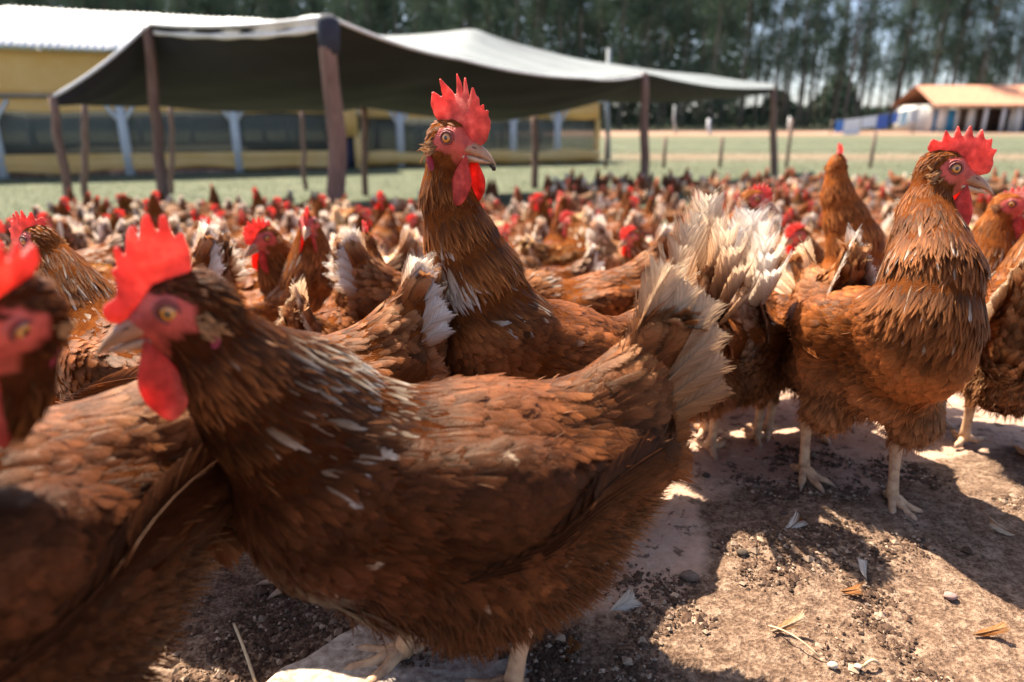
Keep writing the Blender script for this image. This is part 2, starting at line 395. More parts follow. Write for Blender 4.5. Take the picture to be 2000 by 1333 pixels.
def make_hen(name, seed, head, head_dir, near=True, res=.0042, nf=5200, comb=COMB_A, combkey='A', combscale=1, body_pitch=0.0, crouch=0.0, tail_el=50, tail_len=.095, tail_n=6,
             pal=None, leg_y=(.045, -.045), leg_x=(.0, .0), neck_bulge=.0, white_patch=None, tail_fan=2.5, tail_flat=0., tail_fray=.12, tail_open=0., low_brown=0., tail_w=.0165, breast_w=1.0, breast_tip=1.5, legs=True, tone=1.0, tailcol=(BUFF, CREAM), fluff=2600, plump=1.0, headroll=0.0, hs=1.0, neckflecks=0.25, red=(.60, .145, .115), breast_gold=0.0):
    """hen in its own frame: +X forward, origin on the ground"""
    r = np.random.default_rng(seed); root = empty(name)
    p = dict(neck=RUST, back=RUST, breast=RUST, wing=RUST, belly=(.32, .13, .05), necktip=GOLD); p.update(pal or {})
    p = {k: np.array(v) * tone for k, v in p.items()}
    dz = -crouch
    bp = body_pitch
    def B(x, y, z):      # pitch the trunk about its middle
        zz = z - .2; c, s = math.cos(bp), math.sin(bp)
        return np.array([x * c - zz * s, y, .2 + x * s + zz * c + dz])
    pl = plump
    rump = B(-.115, 0, .235); mid = B(-.01, 0, .200); breast = B(.085, 0, .205); nb = B(.105, 0, .255); belly = B(-.050, 0, .170)
    te = R(tail_el); tdir = np.array([-math.cos(te), 0, math.sin(te)]); tail1 = rump + tdir * .075
    head = np.array(head, float); fd = norm(head_dir); up = norm(np.array([0, 0, 1.]) - fd * fd[2]); 
    if headroll: up = norm(up * math.cos(headroll) + np.cross(fd, up) * math.sin(headroll))
    sd = norm(np.cross(up, fd)); H = lambda f, u, s=0.: head + hs * (fd * f + up * u + sd * s)
    # neck path: cubic from shoulders to the back of the skull
    h0 = H(-.013, -.014); n0 = nb; d0 = norm(np.array([.55, 0, .85]) * .45 + norm(h0 - n0)); d1 = norm(up * .97 + fd * .1) ; Ln = np.linalg.norm(h0 - n0)
    tt = np.linspace(0, 1, 5); hb = lambda t: ((1 - t) ** 3) * n0 + 3 * (1 - t) ** 2 * t * (n0 + d0 * Ln * .4) + 3 * (1 - t) * t * t * (h0 - d1 * Ln * .35) + t ** 3 * h0
    NP = [hb(t) for t in tt]; NR = [.060, .0545, .043, .0315, .0215]
    NR = [q * (1 + neck_bulge) for q in NR]
    bones = []
    A = bones.append
    back = (-1, 0, .05); F_ = dict
    A(Bone(breast, mid, .076 * pl, .087 * pl, .92, .03, flow=(-.75, 0, -.45), L=.030 * breast_w ** .5, Wd=.0095 * breast_w, lift=.10, col=p['breast'], tip=p['breast'] * breast_tip + .006, var=.2))
    A(Bone(mid, rump, .085 * pl, .052 * pl, .85, .03, flow=back, L=.032, Wd=.0085, lift=.10, col=p['back'], tip=p['back'] * 1.65 + np.array([.025, .014, .006]), var=.2))
    A(Bone(B(.045, 0, .155), belly, .055 * pl, .075 * pl, .95, .03, flow=(-.8, 0, -.55), L=.032, Wd=.0085, lift=.16, col=p['belly'] * .8, tip=p['belly'] * 1.2, fl=.5))
    A(Bone(belly, B(-.115, 0, .200), .060 * pl, .038 * pl, .9, .03, flow=(-.85, 0, -.25), L=.036, Wd=.0075, lift=.28, col=p['belly'], tip=np.array(BUFF) * tone, fl=1))
    A(Bone(rump, tail1, .052, .028, .62, .03, flow=tdir, L=.044, Wd=.0085, lift=.10, col=p['back'] * 1.1, tip=np.array(tailcol[0]) * .8, var=.35))
    for sg in (-1, 1):
        A(Bone(B(.075, sg * .052, .235), B(-.015, sg * .068, .222), .030, .036, .55, .016, flow=(-.93, 0, -.25), L=.026, Wd=.0095, lift=.07, col=p['wing'], tip=p['wing'] * 1.5, lat=(0, 1, 0)))
        A(Bone(B(-.015, sg * .068, .222), B(-.125, sg * .042, .232), .038, .018, .5, .014, flow=(-1, 0, -.04), L=.036, Wd=.011, lift=.05, col=p['wing'] * .85, tip=p['wing'] * 1.5, lat=(0, 1, 0)))
    for i in range(4):
        fl = norm(NP[i] - NP[i + 1]) + np.array([-.30, 0, 0]) * (1 if i == 0 else .3)
        w = i / 3
        A(Bone(NP[i], NP[i + 1], NR[i], NR[i + 1], .92, .038 if i == 0 else .014, flow=fl, L=[.042, .040, .030, .020][i], Wd=[.0034, .0029, .0023, .0018][i], lift=.04, col=p['neck'] * (1 + .25 * w), tip=p['necktip'] * (1 + .1 * w), pt=1, var=.25, dens=1.8))
    nneck = len(bones)
    A(Bone(H(-.010, 0), H(0, 0), .0205 * hs, .019 * hs, .84, .010, flow=-fd - up * .5, L=.011, Wd=.0018, lift=.08, col=p['neck'] * 1.4, tip=p['necktip'] * 1.2, pt=1, lat=sd, dens=2.2))
    A(Bone(H(0, -.006), H(.024, -.009), .0185 * hs, .0095 * hs, .78, .010, flow=-fd, L=.006, Wd=.0012, lift=.05, col=p['neck'], bare=True, lat=sd))
    A(Bone(H(-.004, -.012), H(.010, -.020), .016 * hs, .008 * hs, .8, .010, flow=-fd - up, L=.007, Wd=.0013, lift=.06, col=p['neck'] * 1.1, pt=1, lat=sd))
    for i, sg in enumerate((1, -1)):
        hip = B(-.0 + leg_x[i] * .4, sg * .045, .165); knee = np.array([leg_x[i] * .6 + .022, leg_y[i] * 1.05, .125 + dz * .5]); hock = np.array([leg_x[i] - .012, leg_y[i], .092 + dz * .35])
        A(Bone(hip, knee, .05 * pl, .034, .85, .02, flow=(-.25, 0, -1), L=.030, Wd=.0075, lift=.12, col=p['belly'] * .75, tip=p['belly'] * 1.1, fl=.4))
        A(Bone(knee, hock, .031, .010, 1, .012, flow=(-.3, 0, -1), L=.022, Wd=.005, lift=.14, col=p['belly'] * .8, tip=p['belly'] * 1.1, fl=.3))
    def sdf(P):
        d = bones[0].d(P)
        for b in bones[1:]: d = smin(d, b.d(P), b.k)
        return d
    def grad(P):
        e = .0015; g = np.stack([sdf(P + e * np.eye(3)[i]) - sdf(P - e * np.eye(3)[i]) for i in range(3)], 1); return norm(g)
    allp = np.array([b.a for b in bones] + [b.b for b in bones]); rr = .1
    lo = allp.min(0) - rr; hi = allp.max(0) + rr; hi[2] = allp[:, 2].max() + .03; hi[0] = max(allp[:, 0].max() + .03, breast[0] + .1)
    V, F = surface_nets(sdf, lo, hi, res)
    def weights(P):
        D = np.stack([b.d(P) for b in bones], 1); D = D - D.min(1, keepdims=True); w = np.exp(-D / .007); return w / w.sum(1, keepdims=True)
    w = weights(V)
    bc = w @ np.array([b.col * (.7 if not b.bare else 1) for b in bones])
    hv = V - head; f_, u_, s_ = hv @ fd / hs, hv @ up / hs, hv @ sd / hs
    headm = (np.linalg.norm(hv, axis=1) < .045 * hs)
    def bare_mask(f_, u_, pad=0):
        e1 = ((f_ - .0045) / .0165) ** 2 + ((u_ + .0005) / .0135) ** 2 < 1
        e2 = (f_ > .008) & (u_ < .012) & (u_ > -.028)
        return e1 | e2
    bm_ = headm & bare_mask(f_, u_)
    redc = np.array(red)
    bc[bm_] = redc * np.array([.95, .60, .50])
    low = headm & (u_ < -.010) & (f_ < .014) & bm_; bc[low] = bc[low] * .6 + p['neck'] * .4
    mb = MB(); mb.add(V, F, np.column_stack([bc, bm_.astype(float)]))
    # legs with scaled shanks and toes, in the same body mesh
    lc = np.array([.60, .37, .21]) * min(1, tone * 1.0)
    if legs:
        for i in range(2):
            x, y = leg_x[i], leg_y[i]
            hk = np.array([x - .014, y, .10 + dz * .35]); an = np.array([x, y, .014])
            q = np.linspace(0, 1, 7)[:, None]
            mb.tube(hk * (1 - q) + an * q, np.array([.0095, .0098, .0080, .0070, .0068, .0074, .0088]), 10, lc)
            for a, ln in ((0, .066), (.55, .054), (-.55, .054), (math.pi - .25 * (1 - 2 * i), .030)):
                dr = np.array([math.cos(a), math.sin(a), 0]); kk = np.linspace(0, 1, 7)
                pts = an + dr * ln * kk[:, None] + np.array([0, 0, 1]) * np.array([0, .001, -.004, -.0065, -.0055, -.0075, -.011])[:, None]
                cc = np.tile(lc, (7, 1)); cc[5:] = (.35, .22, .14)
                mb.tube(pts, [.0072, .0058, .0052, .0056, .0045, .0028, .0005], 8, cc)
    body = mb.build('body', M_SKIN, root)
    # ---------------- plumage
    sel = r.permutation(len(V)); P = V[sel]
    wS = weights(P); dens = wS @ np.array([b.dens for b in bones]); bareS = (wS @ np.array([float(b.bare) for b in bones]))
    hv = P - head; f_, u_, s_ = hv @ fd / hs, hv @ up / hs, hv @ sd / hs; hm = np.linalg.norm(hv, axis=1) < .045 * hs
    ok = ~(hm & bare_mask(f_, u_)) & (bareS < .5)
    if res > .005: pass
    P = P[ok]; dens = dens[ok]
    pr = dens / dens.sum(); idx = r.choice(len(P), nf, replace=nf > len(P) * .8, p=pr); P = P[idx] + r.uniform(-.5, .5, (nf, 3)) * res
    for _ in range(2): P = P - grad(P) * sdf(P)[:, None]
    n = grad(P); w = weights(P)
    fl = w @ np.array([b.flow for b in bones]); t = fl - (fl * n).sum(1, keepdims=True) * n; t = norm(t)
    t = norm(t + r.normal(0, .12, (nf, 3)))
    t = norm(t - (t * n).sum(1, keepdims=True) * n)
    g = lambda a: w @ np.array([getattr(b, a) for b in bones])
    Ls = g('L') * r.uniform(.7, 1.15, nf) * (.85 if near else 1); Ws = .82 * g('W') * r.uniform(.8, 1.2, nf) * (1 if near else 1.35); lift = np.abs(g('lift') * r.uniform(.3, 1.7, nf)); pt = np.clip(g('pt'), 0, 1); var = g('var')
    # patches of tone over the coat
    ph = r.random(6) * 9; tn = 1 + .22 * np.sin(P[:, 0] * 55 + ph[0] + 2 * np.sin(P[:, 2] * 60 + ph[1])) + .2 * np.sin(P[:, 2] * 90 + P[:, 1] * 50 + ph[2])
    k = (tn * (1 + var * r.normal(0, 1, nf)).clip(.35, 1.9))[:, None]
    col = g('col') * k; tip = g('tip') * k
    wn_ = w[:, 7 + 2 - 0:7 + 2 + 4].sum(1) if False else sum(w[:, i] for i in range(9, 13))
    fleck = (r.random(nf) < neckflecks * np.clip(1.3 - np.linalg.norm(P - NP[0] - np.array([-.035, 0, .025]), axis=1) / .075, 0, 1)) & (wn_ > .15)
    tip[fleck] = np.array(WHITE) * .8; col[fleck] = col[fleck] * .5 + np.array(CREAM) * .4
    fleck = r.random(nf) < .004; tip[fleck] = np.array(CREAM) * .8
    tm = w[:, 4] * r.random(nf); tip = tip * (1 - tm[:, None]) + np.array(tailcol[0]) * tm[:, None]
    if breast_gold: 
        bm2 = (w[:, 0] * breast_gold)[:, None]; tip = tip * (1 - bm2) + np.array(GOLD) * 1.1 * bm2
    if white_patch is not None:
        for (c, rad) in white_patch:
            dd = np.linalg.norm((P - np.array(c)) / np.array(rad), axis=1); m_ = dd + r.normal(0, .18, nf) < 1
            col[m_] = np.array(CREAM) * .9; tip[m_] = WHITE
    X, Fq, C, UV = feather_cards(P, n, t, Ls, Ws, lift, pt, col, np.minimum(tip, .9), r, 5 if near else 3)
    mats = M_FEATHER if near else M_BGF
    # fluff: fine separate barbs on the belly, thighs and rump
    if fluff:
        flw = wS[ok] @ np.array([b.fl + (.03 if i < 9 else .05) for i, b in enumerate(bones)]); PP = V[sel][ok]
        flw = flw ** 1.5; q = r.choice(len(PP), fluff, p=flw / flw.sum()); PP = PP[q] + r.uniform(-.6, .6, (fluff, 3)) * res
        PP = PP - grad(PP) * sdf(PP)[:, None]; n2 = grad(PP); w2 = weights(PP)
        f2 = w2 @ np.array([b.flow for b in bones]); t2 = norm(norm(f2) + n2 * r.uniform(.1, .75, fluff)[:, None] + r.normal(0, .22, (fluff, 3)))
        n3 = norm(np.cross(np.cross(t2, n2) + r.normal(0, .5, (fluff, 3)), t2))
        flv = w2 @ np.array([b.fl for b in bones])
        L2 = (.012 + .014 * flv) * r.uniform(.6, 1.4, fluff); c2 = w2 @ np.array([b.tip for b in bones]) * r.uniform(.6, 1.3, (fluff, 1))
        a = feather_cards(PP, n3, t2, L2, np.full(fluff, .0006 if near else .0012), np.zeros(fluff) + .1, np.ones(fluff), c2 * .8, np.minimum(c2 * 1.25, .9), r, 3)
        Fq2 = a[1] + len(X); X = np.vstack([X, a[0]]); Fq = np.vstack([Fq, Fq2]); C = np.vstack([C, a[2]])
        u2 = a[3].copy(); u2[:, 0] = .5; u2[:, 1] *= .5; UV = np.vstack([UV, u2])
    pl_o = mesh_obj('plumage', X, Fq, mats, root, True, C, UV); pl_o['kind'] = 'stuff'
    # ---------------- tail
    tc0, tc1 = np.array(tailcol[0]) * tone, np.array(tailcol[1])
    rowsum = MB()
    for sg in (-1, 1):
        for i in range(tail_n):
            el = te + R(14 + 6 * tail_open) - R(7 + 3.5 * tail_open) * i * (6 / tail_n); yaw = sg * R(3 + tail_fan * i)
            d = norm(np.array([-math.cos(el), 0, math.sin(el)]) * math.cos(yaw) + np.array([0, math.sin(yaw), 0]))
            rt = rump + tdir * .030 + np.array([0, sg * (.004 + .0028 * i), 0]) + np.array([0, 0, .010 - .005 * i])
            nn = np.array([.35 * math.sin(el), sg * 1.0, .5]) * (1 - tail_flat) + np.array([-1.0, sg * .35, .3]) * tail_flat; nn = norm(nn - (nn @ d) * d)
            ln = tail_len * (1 - .045 * i) * r.uniform(.93, 1.06)
            if near:
                barb_feather(rt, d, nn, ln, tail_w * r.uniform(.9, 1.1), tc0 * r.uniform(.7, 1.1), (tc1 * (1 - low_brown * i / tail_n) + tc0 * low_brown * i / tail_n) * r.uniform(.9, 1.05), 60, tail_fray, -.10, seed=seed * 50 + i + (sg > 0) * 20, edge=.15).build('tail_feather', M_BIGF, root)
            else:
                a = feather_cards(rt[None], nn[None], d[None], np.array([ln]), np.array([.0155]), np.array([.02]), np.array([0.]), (tc0 * r.uniform(.7, 1.2))[None], tc1[None], r, 4)
                rowsum.add(a[0], a[1], a[2], a[3])
    # tail coverts, broad and round
    for j in range(14 if near else 8):
        sg = 1 if j % 2 else -1; i = j / (14 if near else 8) * 6
        el = te + R(15) - R(13) * i; d = norm(np.array([-math.cos(el), sg * (.06 + .035 * i), math.sin(el)]))
        rt = rump + tdir * .012 + np.array([0, sg * (.012 + .004 * i), .012 - .006 * i]); nn = np.array([0, sg * 1., .4]); nn = norm(nn - (nn @ d) * d)
        if near: barb_feather(rt, d, nn, .060 * r.uniform(.8, 1.1), .0165, p['back'] * 1.1, (p['back'] * 1.2 + tc0 * .5) * r.uniform(.7, 1.1), 40, .12, -.12, seed=seed * 70 + j).build('tail_covert', M_BIGF, root)
        else:
            a = feather_cards(rt[None], nn[None], d[None], np.array([.07]), np.array([.018]), np.array([.05]), np.array([0.]), (p['back'])[None], tc0[None], r, 4); rowsum.add(*[a[0], a[1], a[2], a[3]])
    if not near: rowsum.build('tail', M_BGT, root)
    # ---------------- folded wing quills following the flank
    if near:
        for sg in (-1, 1):
            for i in range(9):
                st = B(.030 - .013 * i, sg * .12, .182 + .0060 * i); path = []; ns_ = []
                q = st.copy()[None]; g_ = grad(q); q = q - g_ * sdf(q)[:, None]
                dirv = norm(np.array([-1, 0, .07 + .02 * i]))
                for kq in range(9):
                    g_ = grad(q); path.append((q + g_ * (.0018 + .0005 * i))[0]); ns_.append(g_[0])
                    tt_ = norm(dirv - (dirv @ g_[0]) * g_[0]); q = q + tt_ * (.105 + .004 * i) / 8; g_ = grad(q)
                    q = q - .85 * g_ * sdf(q)[:, None]
                cw = p['wing'] * r.uniform(.7, 1.1)
                barb_feather(None, None, np.array(ns_), 0, .0155, cw, cw * 1.25, 60, .04, path=np.array(path), seed=seed * 90 + i + (sg > 0) * 10, edge=.1).build('wing_feather', M_BIGF, root)
    # ---------------- face
    V2, F2 = comb_geo(comb, .0011 if near else .0022, key=(combkey, near)); cv = V2 * combscale
    base_u = np.clip((V2[:, 1]) / .06, 0, 1)
    cm = np.array([H(a, b, c) for a, b, c in cv]); cc = np.outer(1 + .15 * base_u, redc * np.array([1, 1.25, 1.2]))
    mesh_obj('comb', cm, F2, M_RED, root, True, np.hstack([cc, np.ones((len(cc), 1))]))
    nseg = 20 if near else 10
    def blob(fn_, nu, nv):
        th = np.linspace(0, 2 * np.pi, nu, endpoint=False); ph_ = np.linspace(0.001, np.pi - .001, nv)
        PH, TH = np.meshgrid(ph_, th, indexing='ij'); V_ = fn_(PH.ravel(), TH.ravel()); idx_ = np.arange(nu * nv).reshape(nv, nu)
        F_q = np.stack([idx_[:-1], np.roll(idx_[:-1], -1, 1), np.roll(idx_[1:], -1, 1), idx_[1:]], -1).reshape(-1, 4); return V_, F_q
    for sg in (1, -1):
        def wat(PH, TH):
            z = np.cos(PH); rad = np.sin(PH); v = (1 - z) / 2
            wd = np.interp(v, [0, .2, .5, .8, 1], [.35, .62, 1.0, 1.12, .9])
            f = .0215 + rad * np.cos(TH) * .0130 * wd - .006 * v; s = sg * (.0085 + .010 * v) + rad * np.sin(TH) * .0024 + .0010 * np.sin(f * 400); u = -.016 - .052 * v * combscale
            return head + hs * (f[:, None] * fd + u[:, None] * up + s[:, None] * sd)
        a, b = blob(wat, nseg, nseg); mesh_obj('wattle', a, b, M_RED, root, True, np.tile(np.append(redc * np.array([1.08, .72, .62]), 1), (len(a), 1)))
        def lobe(PH, TH):
            z = np.cos(PH); rad = np.sin(PH); v = (1 - z) / 2
            f = -.0195 + rad * np.cos(TH) * .0045 + .007 * v; s = sg * (.0195 - .001 * v) + rad * np.sin(TH) * .0028; u = -.014 - .026 * v
            return head + hs * (f[:, None] * fd + u[:, None] * up + s[:, None] * sd)
        a, b = blob(lobe, 14, 12); mesh_obj('earlobe', a, b, M_RED, root, True, np.tile((.5, .07, .12, 1), (len(a), 1)))
        if near:
            kq = 60; pe = np.array([H(-.0135 + r.normal(0, .003), -.008 + r.normal(0, .003), sg * .0190) for _ in range(kq)]); te_ = norm(np.tile(-fd - up * .35 + sd * sg * .5, (kq, 1)) + r.normal(0, .25, (kq, 3)))
            ne_ = norm(np.cross(np.cross(te_, sd * sg), te_)); ca = np.array(BUFF) * r.uniform(.6, 1.2, (kq, 1))
            a = feather_cards(pe, ne_, te_, np.full(kq, .010 * hs), np.full(kq, .0011 * hs), np.full(kq, .15), np.ones(kq), ca, ca * 1.3, r, 3)
            o_ = mesh_obj('ear_tuft', a[0], a[1], M_FEATHER, root, True, a[2], np.column_stack([np.full(len(a[3]), .5), a[3][:, 1] * .5])); o_['kind'] = 'stuff'
        # eye
        ec = H(.0035, .0015, sg * .0143); ax = norm(sd * sg + fd * .12); e1 = norm(np.cross(ax, up)); e2 = np.cross(ax, e1)
        def eye(PH, TH): return ec + hs * .0064 * (np.cos(PH)[:, None] * ax * .8 + np.sin(PH)[:, None] * (np.cos(TH)[:, None] * e1 + np.sin(TH)[:, None] * e2))
        a, b = blob(eye, 20, 24); ph_ = np.repeat(np.linspace(0, np.pi, 24), 20)
        c = np.zeros((len(a), 4)); c[:, 3] = 1; c[:, :3] = (.66, .28, .045); c[(ph_ > .62)] = (.36, .13, .02, 1); c[ph_ < .40] = (.004, .004, .004, 1); c[ph_ > .86] = (.02, .008, .006, 1)
        mesh_obj('eye', a, b, M_EYE, root, True, c)
        if near:
            rm = MB()
            th = np.linspace(0, 2 * np.pi, 21)
            for rad_, tr_, cf in ((.0064, .0012, .35), (.0086, .0013, .8)):
                rm.tube(ec + ax * .0016 * hs * (1.6 if rad_ < .007 else -.2) + hs * rad_ * (np.cos(th)[:, None] * e1 * 1.08 + np.sin(th)[:, None] * e2), tr_ * hs, 8, redc * cf, cap=False)
            rm.build('eyelid', M_SKIN, root)
    nm_ = MB()
    for sg in (1, -1):
        q = H(.030, -.0085, sg * .0060); nm_.tube([q - fd * .0035 * hs, q, q + fd * .0035 * hs - up * .001 * hs], [.0004 * hs, .0012 * hs, .0004 * hs], 6, (.10, .035, .025))
    nm_.build('nostril', M_SKIN, root)
    # beak, curved, open by a thread
    for up_, nm in ((True, 'upper_beak'), (False, 'lower_beak')):
        q = np.linspace(0, 1, 12); V3 = []; C3 = []
        for t_ in q:
            if up_:
                c = H(.012 + .042 * t_, -.0100 - .0125 * t_ ** 1.6 - .005 * t_ ** 7); hh = .0112 * (1 - t_ ** 2.4) + .0006; ww = .0088 * (1 - t_ ** 1.9) + .0006
            else:
                c = H(.006 + .042 * t_, -.0150 - .0095 * t_ ** 1.2); hh = .0058 * (1 - t_ ** 2.2) + .0005; ww = .0088 * (1 - t_ ** 2) + .0005
            th = np.linspace(0, 2 * np.pi, 14, endpoint=False)
            y = np.sin(th); y = np.where(y < 0, y * (.45 if up_ else 1), y * (1 if up_ else .5))
            V3.append(c + hs * (ww * np.cos(th)[:, None] * sd + hh * y[:, None] * up))
            cb = np.array([.46, .17, .085]) * (1 - t_) + np.array([.50, .31, .17]) * t_ if up_ else np.array([.66, .44, .28])
            C3.append(np.tile(np.append(cb, 1), (14, 1)))
        V3 = np.vstack(V3); idx_ = np.arange(12 * 14).reshape(12, 14)
        F3 = np.stack([idx_[:-1], np.roll(idx_[:-1], -1, 1), np.roll(idx_[1:], -1, 1), idx_[1:]], -1).reshape(-1, 4)
        mesh_obj(nm, V3, F3, M_BEAK, root, True, np.vstack(C3))
    root['tris'] = 0
    del root['tris']
    return root, dict(H=H, fd=fd, up=up, sd=sd)

def place(root, x, y, heading, label, group=None, scale=1.0):
    root.location = (x, y, float(gz(y))); root.rotation_euler = (0, 0, R(heading)); root.scale = (scale,) * 3
    tag(root, label, 'hen', group)
def to_local(p, x, y, heading, scale=1.0):
    h = R(heading); d = np.array(p) - np.array([x, y, float(gz(y))]); c, s = math.cos(h), math.sin(h)
    return np.array([d[0] * c + d[1] * s, -d[0] * s + d[1] * c, d[2]]) / scale
def dir_local(v, heading):
    h = R(heading); c, s = math.cos(h), math.sin(h); return np.array([v[0] * c + v[1] * s, -v[0] * s + v[1] * c, v[2]])
#SECTION2
# ------------------------------------------------------------------ ground
def ground():
    def axis(lo, hi, f0, f1, step, g=1.12):
        a = list(np.arange(f0, f1, step)); s = step; x = f1
        while x < hi: a.append(x); s *= g; x += s
        a.append(hi); s = step; x = f0 - step; b = []
        while x > lo: b.append(x); s *= g; x -= s
        b.append(lo); return np.array(b[::-1] + a)
    xs = axis(-400, 400, -.45, .95, .0062, 1.09); ys = axis(-30, 600, .42, 1.35, .0062, 1.05)
    X, Y = np.meshgrid(xs, ys); Z = gz(Y)
    near = np.exp(-np.clip(np.hypot(X - .3, Y - .9) - 1.2, 0, 9) / .8)
    def fbm(x, y, f, o=5, seed=1):
        z = 0; q = np.random.default_rng(seed)
        for k in range(o):
            for _ in range(3):
                a = q.random() * 6.28; ph = q.random() * 6.28
                z = z + np.sin((x * np.cos(a) + y * np.sin(a)) * f + ph + 1.7 * np.sin((y * np.cos(a) - x * np.sin(a)) * f * .73 + ph * 2)) / (3 * 1.7 ** k)
            f *= 1.9
        return z
    Z = Z + near * (.0055 * fbm(X, Y, 9, 3) + .0016 * fbm(X, Y, 120, 4, 5)) + (1 - near) * .01 * fbm(X, Y, 2, 3)
    rr = np.random.default_rng(3); Z = Z + near * np.abs(rr.normal(0, .0011, Z.shape))
    px_ = X / np.maximum(Y, .2)
    sm = lambda a, b, v: np.clip((v - a) / (b - a), 0, 1) ** 2 * (3 - 2 * np.clip((v - a) / (b - a), 0, 1))
    grass = sm(4.5, 8.5, Y - np.clip(X, -3, 3) * .9 + 1.2 * fbm(X, Y, .7, 3, 9)) * .92
    grass = np.maximum(grass, .5 * sm(.5, .75, -px_) * sm(1.2, 1.7, Y))
    earth = np.exp(-((Y - 66 - .08 * X) / 9) ** 2) * sm(-6, 4, X) + .55 * np.exp(-((Y - 28) / 2.2) ** 2) * sm(2, 6, X)
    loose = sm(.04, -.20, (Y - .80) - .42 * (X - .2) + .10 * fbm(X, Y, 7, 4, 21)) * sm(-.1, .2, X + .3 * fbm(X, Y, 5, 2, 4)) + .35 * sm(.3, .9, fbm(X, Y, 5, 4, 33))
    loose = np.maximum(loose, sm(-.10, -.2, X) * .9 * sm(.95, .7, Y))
    C = np.stack([grass, np.clip(loose, 0, 1), np.clip(earth, 0, 1), np.ones_like(X)], -1).reshape(-1, 4)
    ny, nx = X.shape; idx = np.arange(nx * ny).reshape(ny, nx)
    F = np.stack([idx[:-1, :-1], idx[:-1, 1:], idx[1:, 1:], idx[1:, :-1]], -1).reshape(-1, 4)
    m, n, l, b, out = newmat('yard_ground')
    at = N(n, 'ShaderNodeAttribute', attribute_name='Col'); sx = N(n, 'ShaderNodeSeparateColor'); l.new(at.outputs[0], sx.inputs[0])
    tc = N(n, 'ShaderNodeTexCoord')
    def noise(sc, det=8, rough=.62):
        t = N(n, 'ShaderNodeTexNoise'); t.inputs['Scale'].default_value = sc; t.inputs['Detail'].default_value = det; t.inputs['Roughness'].default_value = rough; l.new(tc.outputs['Object'], t.inputs['Vector']); return t.outputs[0]
    def mix(f, a, b_, bt='MIX'):
        x = N(n, 'ShaderNodeMix', data_type='RGBA', blend_type=bt)
        for s_, v in ((0, f), (6, a), (7, b_)):
            if isinstance(v, (int, float)): x.inputs[s_].default_value = v
            elif isinstance(v, tuple): x.inputs[s_].default_value = (*v, 1)
            else: l.new(v, x.inputs[s_])
        return x.outputs[2]
    def math_(op, a, b_):
        x = N(n, 'ShaderNodeMath', operation=op, use_clamp=True)
        for i, v in enumerate((a, b_)):
            if isinstance(v, (int, float)): x.inputs[i].default_value = v
            else: l.new(v, x.inputs[i])
        return x.outputs[0]
    n1 = noise(6); n2 = noise(60); n3 = noise(240, 4); n4 = noise(28, 6, .7)
    clay = ramp(n, l, n1, [(.3, (.48, .30, .205)), (.7, (.64, .44, .32))]).outputs[0]
    clay = mix(math_('MULTIPLY', ramp(n, l, n2, [(.35, (1, 1, 1)), (.55, (0, 0, 0))]).outputs[0], .35), clay, (.33, .21, .15))
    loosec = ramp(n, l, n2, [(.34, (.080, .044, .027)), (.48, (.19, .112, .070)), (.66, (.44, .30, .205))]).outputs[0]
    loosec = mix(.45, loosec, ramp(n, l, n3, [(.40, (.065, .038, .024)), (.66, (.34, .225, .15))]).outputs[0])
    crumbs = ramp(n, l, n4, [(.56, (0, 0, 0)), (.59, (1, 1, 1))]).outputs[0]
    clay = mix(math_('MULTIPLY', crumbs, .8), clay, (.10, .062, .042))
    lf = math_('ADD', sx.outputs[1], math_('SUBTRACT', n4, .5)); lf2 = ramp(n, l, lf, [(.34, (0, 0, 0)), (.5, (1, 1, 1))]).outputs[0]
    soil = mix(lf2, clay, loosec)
    g1 = noise(1.3); g2 = noise(.25); 
    gr = ramp(n, l, g1, [(.3, (.055, .068, .038)), (.55, (.088, .102, .062)), (.75, (.15, .145, .095))]).outputs[0]
    gr = mix(math_('MULTIPLY', g2, .5), gr, (.12, .125, .078))
    gf = ramp(n, l, math_('ADD', math_('MULTIPLY', sx.outputs[0], 1.0), math_('MULTIPLY', math_('SUBTRACT', g1, .45), .8)), [(.3, (0, 0, 0)), (.7, (1, 1, 1))]).outputs[0]
    colr = mix(gf, soil, gr)
    colr = mix(math_('MULTIPLY', sx.outputs[2], 1.0), colr, ramp(n, l, g2, [(.35, (.26, .14, .095)), (.65, (.31, .205, .15))]).outputs[0])
    l.new(colr, b.inputs['Base Color']); b.inputs['Roughness'].default_value = .95; b.inputs['Specular IOR Level'].default_value = .15
    bp = N(n, 'ShaderNodeBump'); bp.inputs['Strength'].default_value = .9; bp.inputs['Distance'].default_value = .011; l.new(mix(.5, n2, n3), bp.inputs['Height']); l.new(bp.outputs[0], b.inputs['Normal'])
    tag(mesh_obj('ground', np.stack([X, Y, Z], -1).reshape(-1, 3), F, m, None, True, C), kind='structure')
    return fbm, sm
fbm, sm = ground()

